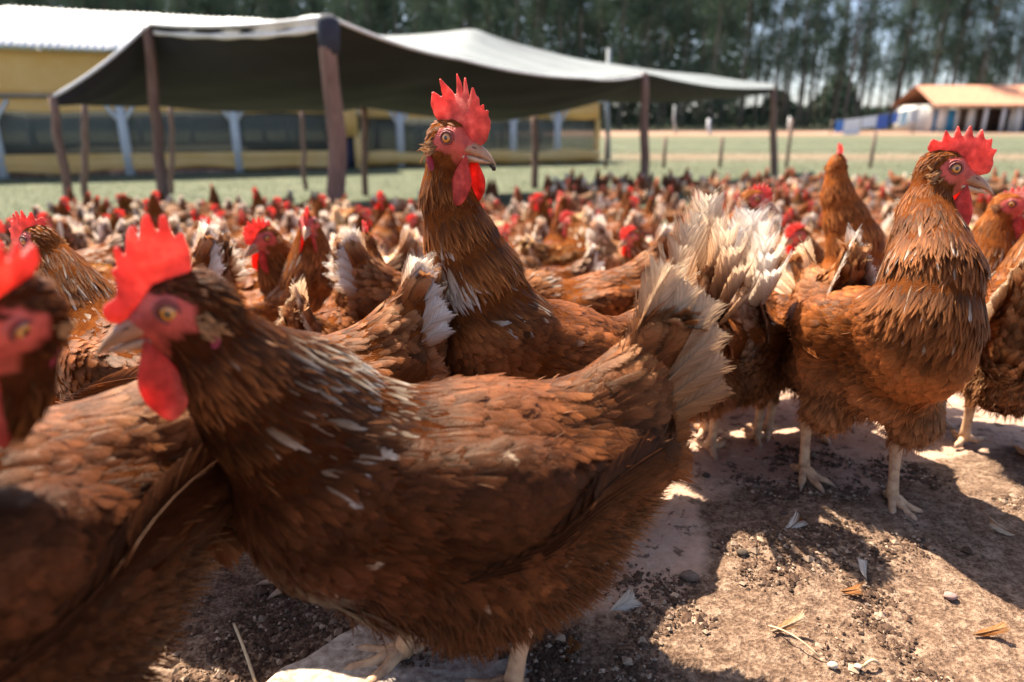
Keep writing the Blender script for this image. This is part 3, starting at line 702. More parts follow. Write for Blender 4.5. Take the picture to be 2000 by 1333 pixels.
# clods and crumbs of dry droppings and soil
def crumbs():
    bm_v = np.array([[0, 0, 1], [0, 0, -1], [1, 0, 0], [-1, 0, 0], [0, 1, 0], [0, -1, 0]], float)
    tri = [(0, 2, 4), (0, 4, 3), (0, 3, 5), (0, 5, 2), (1, 4, 2), (1, 3, 4), (1, 5, 3), (1, 2, 5)]
    r = np.random.default_rng(12); n = 150000
    d = r.uniform(.42, 1.9, n) ; x = r.uniform(-.62, .9, n) * d; 
    patch = 1.25 * fbm(x, d, 11, 5, 77) - .25 + .6 * sm(.05, -.28, (d - .80) - .42 * (x - .2)) + r.normal(0, .12, n)
    ok = patch > .42; x, d = x[ok][:30000], d[ok][:30000]; n = len(x)
    s = np.exp(r.normal(-6.5, .55, n)).clip(.0006, .0075)
    V = bm_v[None] * s[:, None, None] * r.uniform(.55, 1.3, (n, 6, 1)); V = V * np.array([1, 1, .7])
    a = r.random(n) * 6.28; c, sn = np.cos(a), np.sin(a)
    V = np.stack([V[..., 0] * c[:, None] - V[..., 1] * sn[:, None], V[..., 0] * sn[:, None] + V[..., 1] * c[:, None], V[..., 2]], -1)
    V += np.stack([x, d, gz(d) + .0055 * fbm(x, d, 9, 3) * np.exp(-np.clip(np.hypot(x - .3, d - .9) - 1.2, 0, 9) / .8) + .0012 + s * .25 + .009 * ((x > -.26 + (d - .45)) & (x < .10) & (d < .64))], -1)[:, None]
    F = np.array([(p, q, w, w) for p, q, w in tri])[None] + (np.arange(n) * 6)[:, None, None]
    base = np.where(r.random((n, 1)) < .8, np.array([[.095, .052, .031]]), np.array([[.36, .25, .17]])) * r.uniform(.6, 1.4, (n, 1))
    C = np.repeat(np.hstack([base, np.ones((n, 1))]), 6, 0)
    o = mesh_obj('soil_crumbs', V.reshape(-1, 3), F.reshape(-1, 4), M_COL, None, False, C)
    tag(o, 'dark crumbs of soil and dry droppings scattered over the pale ground', 'soil crumbs', kind='stuff')
M_COL = simple('painted_by_piece', (1, 1, 1), (.72, .72, .72), 160, .9, .3, useCol=True, bdist=.001)
M_COLF = simple('piece_coarse', (1, 1, 1), (.78, .78, .78), 6, .85, .2, useCol=True, bdist=.01)
crumbs()

def slab():
    pts = np.array([(-.315, .40), (-.20, .535), (-.139, .600), (-.085, .645), (-.03, .64), (.01, .59), (.02, .52), (.0, .40), (-.1, .33)])
    r = np.random.default_rng(5); out = []
    for i in range(len(pts)):
        a, b = pts[i], pts[(i + 1) % len(pts)]
        for t in np.linspace(0, 1, 7, endpoint=False): out.append(a * (1 - t) + b * t + r.normal(0, .0022, 2))
    out = np.array(out); c = out.mean(0); mb = MB(); m = len(out); V = []; z = .011
    for sc, zz in ((1.02, -.05), (1.0, z - .007), (.985, z - .001), (.95, z), (.8, z + .001), (.6, z), (.4, z + .001), (.2, z)):
        V.append(np.column_stack([(out - c) * sc + c, np.full(m, zz) + r.normal(0, .0012, m)]))
    V.append(np.array([[c[0], c[1], z]])); V = np.vstack(V); F = []
    for k in range(7):
        for j in range(m): q = (j + 1) % m; F.append([k * m + j, k * m + q, (k + 1) * m + q, (k + 1) * m + j])
    for j in range(m): q = (j + 1) % m; F.append([7 * m + j, 7 * m + q, 8 * m, 8 * m])
    mt = simple('slab_concrete', (.62, .52, .43), (.20, .14, .10), 85, .95, .9, 9, bdist=.004)
    mb.add(V, F); tag(mb.build('concrete_slab', mt), 'pale rough concrete slab edge speckled with dirt under the big hen', 'slab')
    d = MB(); 
    return d
slab()

# litter on the ground
def litter():
    r = np.random.default_rng(9)
    def gp(px_, py_):
        b = (666 - py_) / 1333; dep = .5 / (sp_ - b * cp); p = px(px_, py_, dep); return np.array([p[0], p[1], float(gz(p[1])) + .004])
    for (x, y, ang, L, w, c0, c1, lab) in [
        (1690, 1135, 80, .022, .006, WHITE, WHITE, 'small white downy feather standing on the soil in the lower right'),
        (1505, 1240, 10, .036, .006, BUFF, CREAM, 'tan feather lying flat on the dark soil in the lower right'),
        (1900, 1245, -5, .03, .006, GOLD, BUFF, 'brown feather lying near the right edge of the dark soil'),
        (1530, 1045, 30, .030, .010, WHITE, RUST, 'curled rust and white feather on the shaded ground right of the big hen'),
        (1985, 1050, 160, .035, .012, CREAM, GOLD, 'curled tan feather on the ground at the right edge'),
        (1105, 1300, 60, .022, .009, GOLD, RUST, 'fluffy rust feather lying under the tail of the big hen'),
        (1190, 1200, 20, .03, .012, WHITE, WHITE, 'white fluffy feather beside the hind leg of the big hen'),
        (1640, 1160, -20, .02, .008, GOLD, BUFF, 'tan curled leaf like feather beside the small white one')]:
        p = gp(x, y); a = R(ang); d = np.array([math.cos(a), math.sin(a), .25]); d = norm(d); nn = norm(np.array([.2, -.35, .9])); nn = norm(nn - (nn @ d) * d)
        o = barb_feather(p * 0, d, nn, L, w, np.array(c0) * .8, np.array(c1) * .9, 26, .5, .25, seed=int(x)).build('loose_feather', M_BIGF); o.location = p
        tag(o, lab, 'feather', 'loose feathers on the ground')
    for (x0, y0, x1, y1, lab, w) in [(458, 1225, 500, 1340, 'pale straw stalk lying by the feet at the lower left', .0016), (1685, 1308, 1715, 1304, 'short pale straw bit at the bottom right', .0015), (1500, 1228, 1600, 1290, 'thin pale stalk on the dark soil', .0009)]:
        a, b = gp(x0, y0), gp(x1, y1); mb = MB(); mid = (a + b) / 2 + np.array([0, 0, .012])
        pts = [(1 - t) ** 2 * a + 2 * t * (1 - t) * mid + t * t * b - a for t in np.linspace(0, 1, 8)]
        o = mb.tube(pts, w, 6, (.62, .46, .28)).build('straw', M_COL); o.location = a; tag(o, lab, 'straw', 'straw bits')
    for (x, y, s, c, lab) in [(1625, 1305, .005, (.6, .48, .36), 'pale pebble in the dark soil at the bottom right'), (1675, 1308, .004, (.66, .5, .36), 'small tan pebble right of the pale one'), (1530, 1005, .006, (.10, .06, .045), 'dark clod beside the curled rust feather'), (1345, 1130, .010, (.16, .11, .08), 'flat brown clod below the tail of the big hen'), (1450, 1085, .007, (.07, .05, .035), 'black clod in the shaded soil'), (1855, 1170, .007, (.35, .22, .19), 'pinkish stone in the lower right'), (1380, 920, .006, (.07, .045, .03), 'black clod by the foot of the hen behind')]:
        p = gp(x, y); mb = MB(); th = np.linspace(0, 2 * np.pi, 12, endpoint=False); V = []; 
        for ph in np.linspace(.15, np.pi - .15, 7): V += [[math.sin(ph) * math.cos(t) * s * r.uniform(.8, 1.25), math.sin(ph) * math.sin(t) * s * .8 * r.uniform(.8, 1.25), math.cos(ph) * s * .55] for t in th]
        idx = np.arange(84).reshape(7, 12); F = np.stack([idx[:-1], np.roll(idx[:-1], -1, 1), np.roll(idx[1:], -1, 1), idx[1:]], -1).reshape(-1, 4)[:, ::-1]
        F = np.vstack([F, [[0, 2, 4, 6], [0, 6, 8, 10]]]); o = mb.add(V, F, c).build('clod', M_COL); o.location = p; tag(o, lab, 'clod', 'clods and pebbles')
litter()

def grass_blades():
    r = np.random.default_rng(31); n = 42000
    Y = 5 + 30 * r.random(n) ** 1.3; X = r.uniform(-.85, .85, n) * Y
    ok = sm(4.5, 8.5, Y - np.clip(X, -3, 3) * .9) > r.random(n); X, Y = X[ok], Y[ok]; n = len(X)
    b = np.stack([X, Y, gz(Y) - .005], -1); a = r.random(n) * 6.28; w = .004 + .002 * Y / 8; h = r.uniform(.02, .06, n)
    s = np.stack([np.cos(a), np.sin(a), a * 0], -1) * w[:, None]; t = np.stack([r.normal(0, .02, n), r.normal(0, .02, n), h], -1)
    V = np.stack([b - s, b + s, b + t + s * .2, b + t - s * .2], 1).reshape(-1, 3); F = np.arange(4 * n).reshape(n, 4)
    c = np.array([.10, .125, .065]) * r.uniform(.7, 1.5, (n, 1)) + (r.random((n, 1)) < .2) * np.array([.12, .08, .02])
    o = mesh_obj('grass', V, F, M_LEAFY, None, False, np.repeat(np.hstack([c, np.ones((n, 1))]), 4, 0)); tag(o, 'short green grass of the yard behind the flock', 'grass', kind='stuff')
M_LEAFY = simple('leafy', (1, 1, 1), (.75, .75, .75), 3, .7, 0, useCol=True, trans=.35)
grass_blades()

# ------------------------------------------------------------------ forest
def make_tree(seed, hgt, low, dens, spread=2.1):
    r = np.random.default_rng(seed); root = empty('eucalyptus_tree'); mb = MB()
    z = np.linspace(0, hgt, 12); lean = r.normal(0, .012, 2); path = np.column_stack([z * lean[0] + .12 * np.sin(z * .5 + seed), z * lean[1], z])
    mb.tube(path, .19 * (1 - z / hgt * .8), 8, (.15, .125, .10)); tips = []
    for k in range(26):
        h = r.uniform(low, hgt * .98); a = r.random() * 6.28; ln = spread * r.uniform(.4, 1) * (1.15 - .6 * h / hgt); b = np.array([np.interp(h, z, path[:, 0]), np.interp(h, z, path[:, 1]), h])
        e = b + np.array([math.cos(a) * ln, math.sin(a) * ln, ln * r.uniform(.3, .9)]); mb.tube([b, (b + e) / 2 + [0, 0, .1], e], [.05, .035, .012], 5, (.17, .14, .11)); tips += [(b + e) / 2, e, e]
    mb.build('trunk', M_COLF, root)
    tips = np.array(tips); n = int(4200 * dens); c = tips[r.integers(0, len(tips), n)] + r.normal(0, 1, (n, 3)) * np.array([.55, .55, .6]) * (.5 + r.random((n, 1)))
    s = r.uniform(.06, .17, n); d = norm(np.column_stack([r.normal(0, .6, n), r.normal(0, .6, n), -np.abs(r.normal(.8, .5, n))])); sd_ = norm(np.cross(d, r.normal(0, 1, (n, 3))))
    V = np.stack([c, c + d * (s * .9)[:, None] + sd_ * (s * .42)[:, None], c + d * (s * 2.2)[:, None], c + d * (s * .9)[:, None] - sd_ * (s * .42)[:, None]], 1).reshape(-1, 3)
    col = np.array([.055, .092, .065]) * r.uniform(.5, 1.5, (n, 1)) * np.array([1, 1, 1]) + (r.random((n, 1)) < .12) * np.array([.03, .05, .012])
    mesh_obj('crown', V, np.arange(4 * n).reshape(n, 4), M_LEAFY, root, False, np.repeat(np.hstack([col, np.ones((n, 1))]), 4, 0))['kind'] = 'stuff'
    return root
def copy_tree(o, parent=None, skip=()):
    c = o.copy(); COL.objects.link(c)
    if parent: c.parent = parent
    for ch in o.children:
        if ch.name.split('.')[0] in skip: continue
        d = ch.copy(); COL.objects.link(d); d.parent = c
    return c
ORD = 'leftmost second third fourth fifth sixth seventh eighth ninth tenth eleventh twelfth thirteenth fourteenth fifteenth sixteenth seventeenth eighteenth nineteenth twentieth'.split()
def ordinal_labels(items, cat, group):
    cells = {}
    for o, x, lab in items: cells.setdefault(lab, []).append((x, o))
    for lab, q in cells.items():
        q.sort(key=lambda t: t[0])
        for i, (x, o) in enumerate(q): tag(o, lab if len(q) == 1 else f'{lab}, leftmost' if i == 0 else f'{lab}, rightmost' if i == len(q) - 1 else f'{lab}, {ORD[min(i, 19)]} from left', cat, group)
def forest():
    r = np.random.default_rng(44)
    P = [make_tree(1, 24, 1.5, 1.5), make_tree(2, 27, 2.5, 1.5), make_tree(3, 25, 3.5, 1.1), make_tree(4, 26, 4, 1.25), make_tree(5, 24, 4, 1.15)]
    used = set(); trees = []
    for k, Y0 in enumerate((86, 91, 97, 104, 112)):
        step = 3.1; xs = np.arange(-72, 73, step) + (k % 2) * 1.4
        for x in xs:
            if abs(x) > .80 * Y0: continue
            x = x + r.normal(0, .6); y = Y0 + r.normal(0, 1.1); ppx = 1000 + 1333 * x / (y * 1.04)
            sparse = ppx > 1420 or (ppx < 240 and k < 9 and 110 < ppx)
            if sparse and r.random() < (.12 if k > 1 else .05): continue
            i = (int(r.integers(3, 5)) if r.random() < .72 else 2) if sparse else int(r.integers(0, 3))
            o = P[i] if i not in used else copy_tree(P[i]); used.add(i)
            s = r.uniform(.85, 1.15); o.location = (x, y, float(gz(y)) - .1); o.rotation_euler = (0, 0, r.random() * 6.28); o.scale = (s, s, s * r.uniform(.9, 1.15))
            where = 'behind the barn' if ppx < 640 else 'above the canopy' if ppx < 1250 else 'left of the house' if ppx < 1780 else 'behind the house'
            row = ['front', 'second', 'middle', 'fourth', 'rearmost'][k]
            trees.append((o, ppx, f'{"thin open" if i > 2 else "dark leafy"} eucalyptus in {row} row {where}'))
    ordinal_labels(trees, 'tree', 'eucalyptus trees of the wood')
    # understorey and the mass of the wood behind
    n = 60000; x = r.uniform(-110, 110, n); y = r.uniform(116, 140, n); ppx = 1000 + 1333 * x / (y * 1.04)
    top = np.where(ppx < 1400, 26, 3 + 3 * np.sin(ppx / 47) + 3 * np.sin(ppx / 19)); z = r.random(n) ** 1.2 * np.clip(top, 2.5, 30)
    m2 = 14000; x = np.append(x, r.uniform(-75, 75, m2)); y = np.append(y, r.uniform(84, 112, m2)); z = np.append(z, np.abs(r.normal(0, 1.0, m2))); n += m2
    s = np.where(np.arange(n) < n - m2, r.uniform(.35, .95, n), r.uniform(.12, .3, n)); d = norm(r.normal(0, 1, (n, 3))); e = norm(np.cross(d, r.normal(0, 1, (n, 3))))
    c = np.stack([x, y, z + gz(y)], -1); V = np.stack([c - d * s[:, None], c + e * (s * .5)[:, None], c + d * s[:, None], c - e * (s * .5)[:, None]], 1).reshape(-1, 3)
    col = np.array([.035, .062, .042]) * r.uniform(.5, 1.4, (n, 1))
    tag(mesh_obj('far_wood', V, np.arange(4 * n).reshape(n, 4), M_LEAFY, None, False, np.repeat(np.hstack([col, np.ones((n, 1))]), 4, 0)), 'dark mass of leaves and undergrowth deep in the wood', 'wood', kind='stuff')
forest()

# ------------------------------------------------------------------ shade canopy
M_TARP = simple('shade_net', (.20, .225, .225), (.15, .165, .165), 1.1, .75, .3, 8, bdist=.02)
M_UNDERSHADE = simple('shade_net_painted_shade', (.032, .031, .037), (.019, .018, .024), 1.1, .8, .3, 8, bdist=.02)  # same net from below, its shade put into a near-black colour
M_WOOD = simple('weathered_post', (.27, .165, .125), (.12, .075, .055), 4, .9, .8, 10, stretch=(6, 6, .8), bdist=.01)
def canopy():
    root = empty('shade_canopy', (0, 9, float(gz(9)))); L0 = np.array(root.location)
    def post(xt, yt, xb, Y, r0, rt=None, up=0):
        t = pxY(xt, yt, Y); b = np.array([pxY(xb, 430, Y)[0], Y, float(gz(Y)) - .15]); t[2] += up
        rr_ = np.random.default_rng(int(xt)); z = np.linspace(0, 1, 9)[:, None]; w = rr_.normal(0, .012, (9, 3)); w[:, 2] = 0
        MB().tube(b * (1 - z) + t * z + w - L0, r0 * (1.08 - .2 * z[:, 0]), 12, (1, 1, 1)).build('post', M_WOOD, root)
    for a in ((105, 190, 138, 9.0, .055), (288, 52, 322, 10, .075), (640, 44, 664, 8, .105), (711, 205, 716, 13.5, .06), (1045, 228, 1043, 15.5, .075), (1259, 142, 1256, 13.5, .085), (1511, 174, 1502, 19.5, .10), (590, 215, 600, 15, .05), (165, 205, 172, 13, .06), (335, 205, 340, 14, .05)): post(*a)
    tw = MB()
    def curve(ctrl, n, sag):
        pts = np.array([pxY(*c) for c in ctrl]); seg = len(pts) - 1; t = np.linspace(0, seg, n); i = np.minimum(t.astype(int), seg - 1); f = (t - i)[:, None]
        q = pts[i] * (1 - f) + pts[i + 1] * f; q[:, 2] -= sag * 4 * (f * (1 - f))[:, 0]; return q, t / seg
    def net(A, B_, n, m, sag, name, lab=None, wr=.02, s0=.06, s1=.05):
        a, _ = curve(A, n, s0); b, _ = curve(B_, n, s1); v = np.linspace(0, 1, m)
        G = a[:, None] * (1 - v)[None, :, None] + b[:, None] * v[None, :, None]; G[..., 2] -= sag * 4 * (v * (1 - v))[None]
        uu, vv = np.meshgrid(np.linspace(0, 9, n), np.linspace(0, 5, m), indexing='ij')
        G[..., 2] += wr * np.sin(uu * 3 + vv * 2) * np.sin(vv * 1.7 + uu) * np.minimum(1, 8 * (v * (1 - v)))[None]
        G -= L0; th = np.array([0, 0, .012]); idx = np.arange(n * m).reshape(n, m)
        F = np.stack([idx[:-1, :-1], idx[1:, :-1], idx[1:, 1:], idx[:-1, 1:]], -1).reshape(-1, 4)
        o = mesh_obj(name, G.reshape(-1, 3), F, M_TARP, root); mesh_obj('painted_undershade', G.reshape(-1, 3) - th, F[:, ::-1], M_UNDERSHADE, root); return a - L0, b - L0  # extra dark sheet added under the net to carry its painted shade
    # lower sheet, seen from beneath
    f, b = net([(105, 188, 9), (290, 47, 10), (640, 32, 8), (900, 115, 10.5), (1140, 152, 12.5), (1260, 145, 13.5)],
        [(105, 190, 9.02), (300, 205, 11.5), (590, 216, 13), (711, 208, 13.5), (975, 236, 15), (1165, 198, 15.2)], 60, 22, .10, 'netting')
    MB().tube(f, .022, 6, (.75, .77, .76)).build('edge_rope', M_COLF, root)
    # folded roll of cloth along the front top
    q, _ = curve([(290, 47, 10.05), (460, 54, 9), (640, 34, 8)], 24, .02)
    for k, (dz, rr_) in enumerate(((.0, .05), (-.085, .035))):
        MB().tube(q - L0 + np.array([0, .05, dz]), rr_ * (1 + .25 * np.sin(np.arange(24) * 1.3 + k)), 8, (.9, .92, .9)).build('rolled_edge', M_COLF, root)
    # upper sheets whose sunlit tops show
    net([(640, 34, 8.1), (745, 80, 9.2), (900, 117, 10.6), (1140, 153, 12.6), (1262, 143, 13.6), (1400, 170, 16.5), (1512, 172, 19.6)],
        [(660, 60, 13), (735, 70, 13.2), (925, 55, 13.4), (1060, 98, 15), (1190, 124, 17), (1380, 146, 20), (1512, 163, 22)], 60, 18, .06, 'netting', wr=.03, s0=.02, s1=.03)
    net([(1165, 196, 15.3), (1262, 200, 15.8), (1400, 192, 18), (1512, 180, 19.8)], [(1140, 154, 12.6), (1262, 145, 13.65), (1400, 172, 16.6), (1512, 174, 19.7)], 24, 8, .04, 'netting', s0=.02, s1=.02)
    # wrapped dark cloth on the post head
    p = pxY(640, 42, 8) - L0; MB().tube([p + [0, -.0, -.33], p + [0, 0, -.2], p + [0, 0, .0], p + [0, 0, .07]], [.10, .115, .13, .06], 12, (.035, .04, .055)).build('cloth_wrap', M_COLF, root)
    tag(root, 'big dark shade net canopy sagging between rough wooden posts behind the flock', 'canopy')
canopy()

# ------------------------------------------------------------------ long yellow barn at the left
M_MESH = None
def netting_mat():
    m, n, l, b, out = newmat('wire_screen'); b.inputs['Base Color'].default_value = (.12, .13, .11, 1); b.inputs['Roughness'].default_value = .9
    tp = N(n, 'ShaderNodeBsdfTransparent'); ms = N(n, 'ShaderNodeMixShader'); ms.inputs[0].default_value = .56
    l.new(tp.outputs[0], ms.inputs[1]); l.new(b.outputs[0], ms.inputs[2]); l.new(ms.outputs[0], out.inputs[0]); return m
M_MESH = netting_mat()
M_YEL = simple('yellow_tarpaulin', (.95, .70, .32), (.88, .58, .20), .9, .6, .3, 6, trans=.4, bdist=.03)
M_BRICK = simple('base_brick', (.34, .22, .17), (.15, .10, .085), 3, .9, .4)
M_ROOFW = simple('roof_white', (.80, .80, .78), (.55, .56, .56), 1.2, .6, .2)
def barn():
    A = pxY(-260, 350, 17.3); Bp = pxY(704, 330, 21.8); A[2] = Bp[2] = 0; d = Bp - A; LN = np.linalg.norm(d); dr = d / LN; nr = np.array([dr[1], -dr[0], 0])   # nr faces the yard
    root = empty('yellow_barn', A); ang = math.atan2(dr[1], dr[0]); root.rotation_euler = (0, 0, ang)
    # local frame: x along, y inward (away), z world
    def P(m): return m
    def panel(name, x0, x1, z0, z1, mat, y=0, wav=0, th=.05, col=None, n=40):
        xs = np.linspace(x0, x1, n); lo = z0 + wav * np.sin(xs * 1.9) * np.sin(xs * .83 + 1); mb = MB()
        zz = np.linspace(0, 1, 7); V = []
        for s in (0, 1):
            for q in zz: V.append(np.column_stack([xs, np.full(n, y + s * th) - (0 if s else wav * .4 * np.sin(q * 12 + xs * .6)), lo * (1 - q) + z1 * q]))
        V = np.vstack(V); idx = np.arange(14 * n).reshape(14, n); loop = list(range(7)) + list(range(13, 6, -1)); F = []
        for a, b in zip(loop, loop[1:] + loop[:1]): F.append(np.stack([idx[a, :-1], idx[a, 1:], idx[b, 1:], idx[b, :-1]], -1))
        return mb.add(V, np.vstack(F), col).build(name, mat, root)
    panel('upper_curtain', 0, LN, 1.22, 2.26, M_YEL, 0, .03)
    MB().box((LN / 2, -.03, 1.17), (LN, .1, .09), col=(.16, .15, .14)).build('beam', M_COLF, root)
    panel('valance', 0, LN, .80, 1.12, M_YEL, .03, .04)
    MB().box((LN / 2, .12, .3), (LN, .01, 1.1)).build('wire_screen', M_MESH, root)
    panel('rolled_curtain', 0, LN - .9, -.74, -.29, M_YEL, -.06, .07, .14)
    r = np.random.default_rng(6)
    n = 0
    for k in range(int(LN / .5)):
        for rw in range(2):
            if r.random() < .12: continue
            MB().box((.25 + k * .5 + (rw % 2) * .22, .1 + r.normal(0, .01), -.99 + rw * .13), (.44, .12, .115), col=tuple(np.array([1, 1, 1]) * r.uniform(.6, 1.5))).build('block', M_BRICKC, root)
    MB().box((LN / 2, .2, -.92), (LN, .1, .5), col=(.6, .6, .6)).build('wall', M_BRICK, root)
    MB().box((LN / 2, -.28, -1.0), (LN, .6, .22), col=(.8, .8, .8)).build('kerb', M_BRICK, root)
    # white posts with raking braces
    for p_x in (-6, 245, 462):
        a = pxY(p_x, 280, 19) ; # intersect the view ray with the wall line
        dirx = (p_x - 1000) / 1333 / (cp + .29 * sp_); t = (A[0] - dirx * A[1]) / (dirx * dr[1] - dr[0]); mb = MB(); mb.tube([(t, .02, -1.0), (t, .02, 1.15)], [.13, .12], 8, (.62, .64, .66))
        for s in (-1, 1): mb.tube([(t, .02, .45), (t + s * .42, .02, 1.08)], [.06, .05], 6, (.62, .64, .66))
        mb.build('white_post', M_COLF, root)
    for p_x in (60, 165, 330, 520, 585): 
        dirx = (p_x - 1000) / 1333 / (cp + .29 * sp_); t = (A[0] - dirx * A[1]) / (dirx * dr[1] - dr[0]); MB().tube([(t, .5, -.9), (t, .5, 1.2)], .07, 6, (.10, .085, .08)).build('inner_post', M_COLF, root)
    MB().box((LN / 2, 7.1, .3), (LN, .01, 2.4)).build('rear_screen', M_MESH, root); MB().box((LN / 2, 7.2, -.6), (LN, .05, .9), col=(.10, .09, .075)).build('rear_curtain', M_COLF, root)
    for k in range(12): MB().tube([(k * 1.7 + .4, 7, -.9), (k * 1.7 + .4, 7, 1.6)], .08, 6, (.3, .3, .3)).build('rear_post', M_COLF, root)
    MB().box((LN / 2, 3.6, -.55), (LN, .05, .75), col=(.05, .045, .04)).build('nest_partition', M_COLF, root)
    MB().box((LN - .1, 3.5, .4), (.12, 7, 3.2), col=(.45, .43, .38)).build('end_wall', M_COLF, root)
    # yellow bay with a dark doorway at the end
    MB().box((LN - .45, -.10, .62), (.85, .1, 1.0), col=(1, 1, 1)).build('door_panel', M_YEL, root)
    MB().box((LN - .05, -.10, -.42), (.2, .1, 1.07), col=(1, 1, 1)).build('door_jamb', M_YEL, root)
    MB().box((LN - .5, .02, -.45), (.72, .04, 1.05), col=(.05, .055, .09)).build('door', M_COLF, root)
    # corrugated roof sheets
    ns = int(LN / 1.0); 
    for sd_ in (0, 1):
        for k in range(ns + 1):
            w = min(1.04, LN + .3 - k); xs = np.linspace(0, w, 27); n_ = 27; ya, yb, za, zb = (-.55, 3.9, 2.30, 3.74) if sd_ == 0 else (8.3, 3.9, 2.3, 3.742)
            V = []
            for q in (0, .5, 1): V.append(np.column_stack([xs + k - .15, np.full(n_, ya + (yb - ya) * q), za + (zb - za) * q + .028 * np.sin(xs * 2 * np.pi / .177) + .004 * (k % 2) + .012 * math.sin(k * 2.3)]))
            Vt = np.vstack(V); Vb = Vt - [0, 0, .012]; V = np.vstack([Vt, Vb]); idx = np.arange(6 * n_).reshape(6, n_); F = []
            for a, b in ((0, 1), (1, 2), (2, 5), (5, 4), (4, 3), (3, 0)): F.append(np.stack([idx[a, :-1], idx[a, 1:], idx[b, 1:], idx[b, :-1]], -1))
            MB().add(V, np.vstack(F)).build('roof_sheet', M_ROOFW, root)
    tag(root, 'long yellow poultry barn with white corrugated roof and open wire sides at the left', 'barn')
M_BRICKC = simple('block', (.34, .22, .17), (.16, .11, .09), 4, .9, .4, useCol=True)
barn()
def annex():
    A = pxY(712, 350, 22.2); Bp = pxY(1166, 318, 24.6); A[2] = Bp[2] = 0; d = Bp - A; LN = np.linalg.norm(d); dr = d / LN
    root = empty('open_shed', A); root.rotation_euler = (0, 0, math.atan2(dr[1], dr[0]))
    def bx(name, x0, x1, z0, z1, y, th, mat, col=(1, 1, 1)): return MB().box(((x0 + x1) / 2, y, (z0 + z1) / 2), (x1 - x0, th, z1 - z0), col=col).build(name, mat, root)
    bx('valance', 0, LN - 1.9, .66, .98, 0, .06, M_YEL); bx('gable_panel', LN - 1.85, LN, .62, 1.15, -.02, .06, M_YEL)
    bx('corner_post', LN - .1, LN + .04, -.85, .62, -.02, .12, M_YEL); 
    xs = np.linspace(0, LN, 30); mb = MB(); mb.tube(np.column_stack([xs, xs * 0 - .05, -.57 + .03 * np.sin(xs * 2)]), .21 + .03 * np.sin(xs * 3), 10, (1, 1, 1)).build('rolled_curtain', M_YEL, root)
    bx('wire_screen', 0, LN, -.4, .7, .1, .01, M_MESH); bx('wall', 0, LN, -1, -.7, .1, .1, M_BRICK); bx('roof', -.1, LN + .1, 1.16, 1.2, 2.4, 5, M_ROOFW)
    bx('back_screen', 0, LN, -.9, .7, 4.4, .02, M_MESH)
    for p_x in (782, 1002, 1088):
        dirx = (p_x - 1000) / 1333 / (cp + .29 * sp_); t = (A[0] - dirx * A[1]) / (dirx * dr[1] - dr[0]); mb = MB(); mb.tube([(t, -.02, -1.0), (t, -.02, 1.0)], [.13, .12], 8, (.5, .51, .53))
        for s in (-1, 1): mb.tube([(t, -.02, .35), (t + s * .35, -.02, .95)], [.06, .05], 6, (.5, .51, .53))
        mb.build('white_post', M_COLF, root)
    for k in range(5): MB().tube([(1 + k * 1.6, 4.2, -.9), (1 + k * 1.6, 4.2, 1.1)], .07, 6, (.12, .1, .09)).build('inner_post', M_COLF, root)
    tag(root, 'low open shed with yellow rolled curtain seen under the canopy', 'shed')
annex()

# ------------------------------------------------------------------ tiled house, washing, poles, fence
def house():
    Y = 70; g = float(gz(70)); a = pxY(1806, 258, Y); root = empty('tiled_house', (a[0], Y, g)); Wd, D, Hh = 15, 6, 2.55
    wl = (.84, .80, .70)
    mb = MB()
    segs = [(0, .55), (1.0, 1.85), (2.75, 3.0), (3.9, 4.6), (5.6, 5.75), (8.0, 9.2), (10.1, Wd)]
    for x0, x1 in segs: mb.box(((x0 + x1) / 2, 0, Hh / 2), (x1 - x0, .2, Hh), col=wl)
    mb.box((Wd / 2, 0, Hh - .12), (Wd, .19, .35), col=wl); mb.box((.1, D / 2, Hh / 2), (.2, D, Hh), col=(.72, .70, .64)); mb.box((Wd / 2, D, Hh / 2), (Wd, .2, Hh), col=wl); mb.box((Wd - .1, D / 2, Hh / 2), (.2, D - .3, Hh), col=wl)
    mb.box((6.8, 2.2, Hh / 2), (5.5, .12, Hh), col=(.16, .10, .07)); mb.build('wall', M_COLF, root)
    for x, w, c in ((.78, .42, (.07, .25, .45)), (2.3, .85, (.06, .28, .46)), (9.65, .85, (.10, .12, .16))): MB().box((x, .06, 1.05), (w, .06, 2.1), col=c).build('door', M_COLF, root)
    for x in (3.42,): MB().box((x, .06, 1.25), (.8, .05, 2.3), col=(.10, .06, .04)).build('shutter', M_COLF, root)
    for x in (4.9, 6.6, 8.0): MB().box((x, -1.1, Hh / 2), (.26, .26, Hh), col=(.75, .75, .72)).build('porch_pillar', M_COLF, root)
    mt = simple('roof_tile', (.60, .29, .17), (.44, .20, .12), 2.5, .85, .4, bdist=.03)
    for s in (0, 1):
        ya, yb = (-1.6, 2.6) if s == 0 else (6.9, 2.6)
        for k in range(21):
            xs = np.linspace(0, .82, 17); V = []
            for q in np.linspace(0, 1, 10): V.append(np.column_stack([xs - .3 + k * .8, np.full(17, ya + (yb - ya) * q), 2.42 + 2.0 * q + .04 * np.abs(np.sin(xs * np.pi / .2)) - .03 * ((q * 9) % 1) + (.006 if k % 2 else 0)]))
            Vt = np.vstack(V); n_ = 17; idx = np.arange(170).reshape(10, 17); F = np.stack([idx[:-1, :-1], idx[:-1, 1:], idx[1:, 1:], idx[1:, :-1]], -1).reshape(-1, 4)
            Vb = Vt - [0, 0, .05]; F2 = F[:, ::-1] + 170; idy = idx[0]; F3 = np.stack([idy[:-1] + 170, idy[1:] + 170, idy[1:], idy[:-1]], -1)
            MB().add(np.vstack([Vt, Vb]), np.vstack([F, F2, F3])).build('roof_tiles', mt, root)
    tag(root, 'low cream house with terracotta tiled roof and blue doors at the right', 'house')
house()
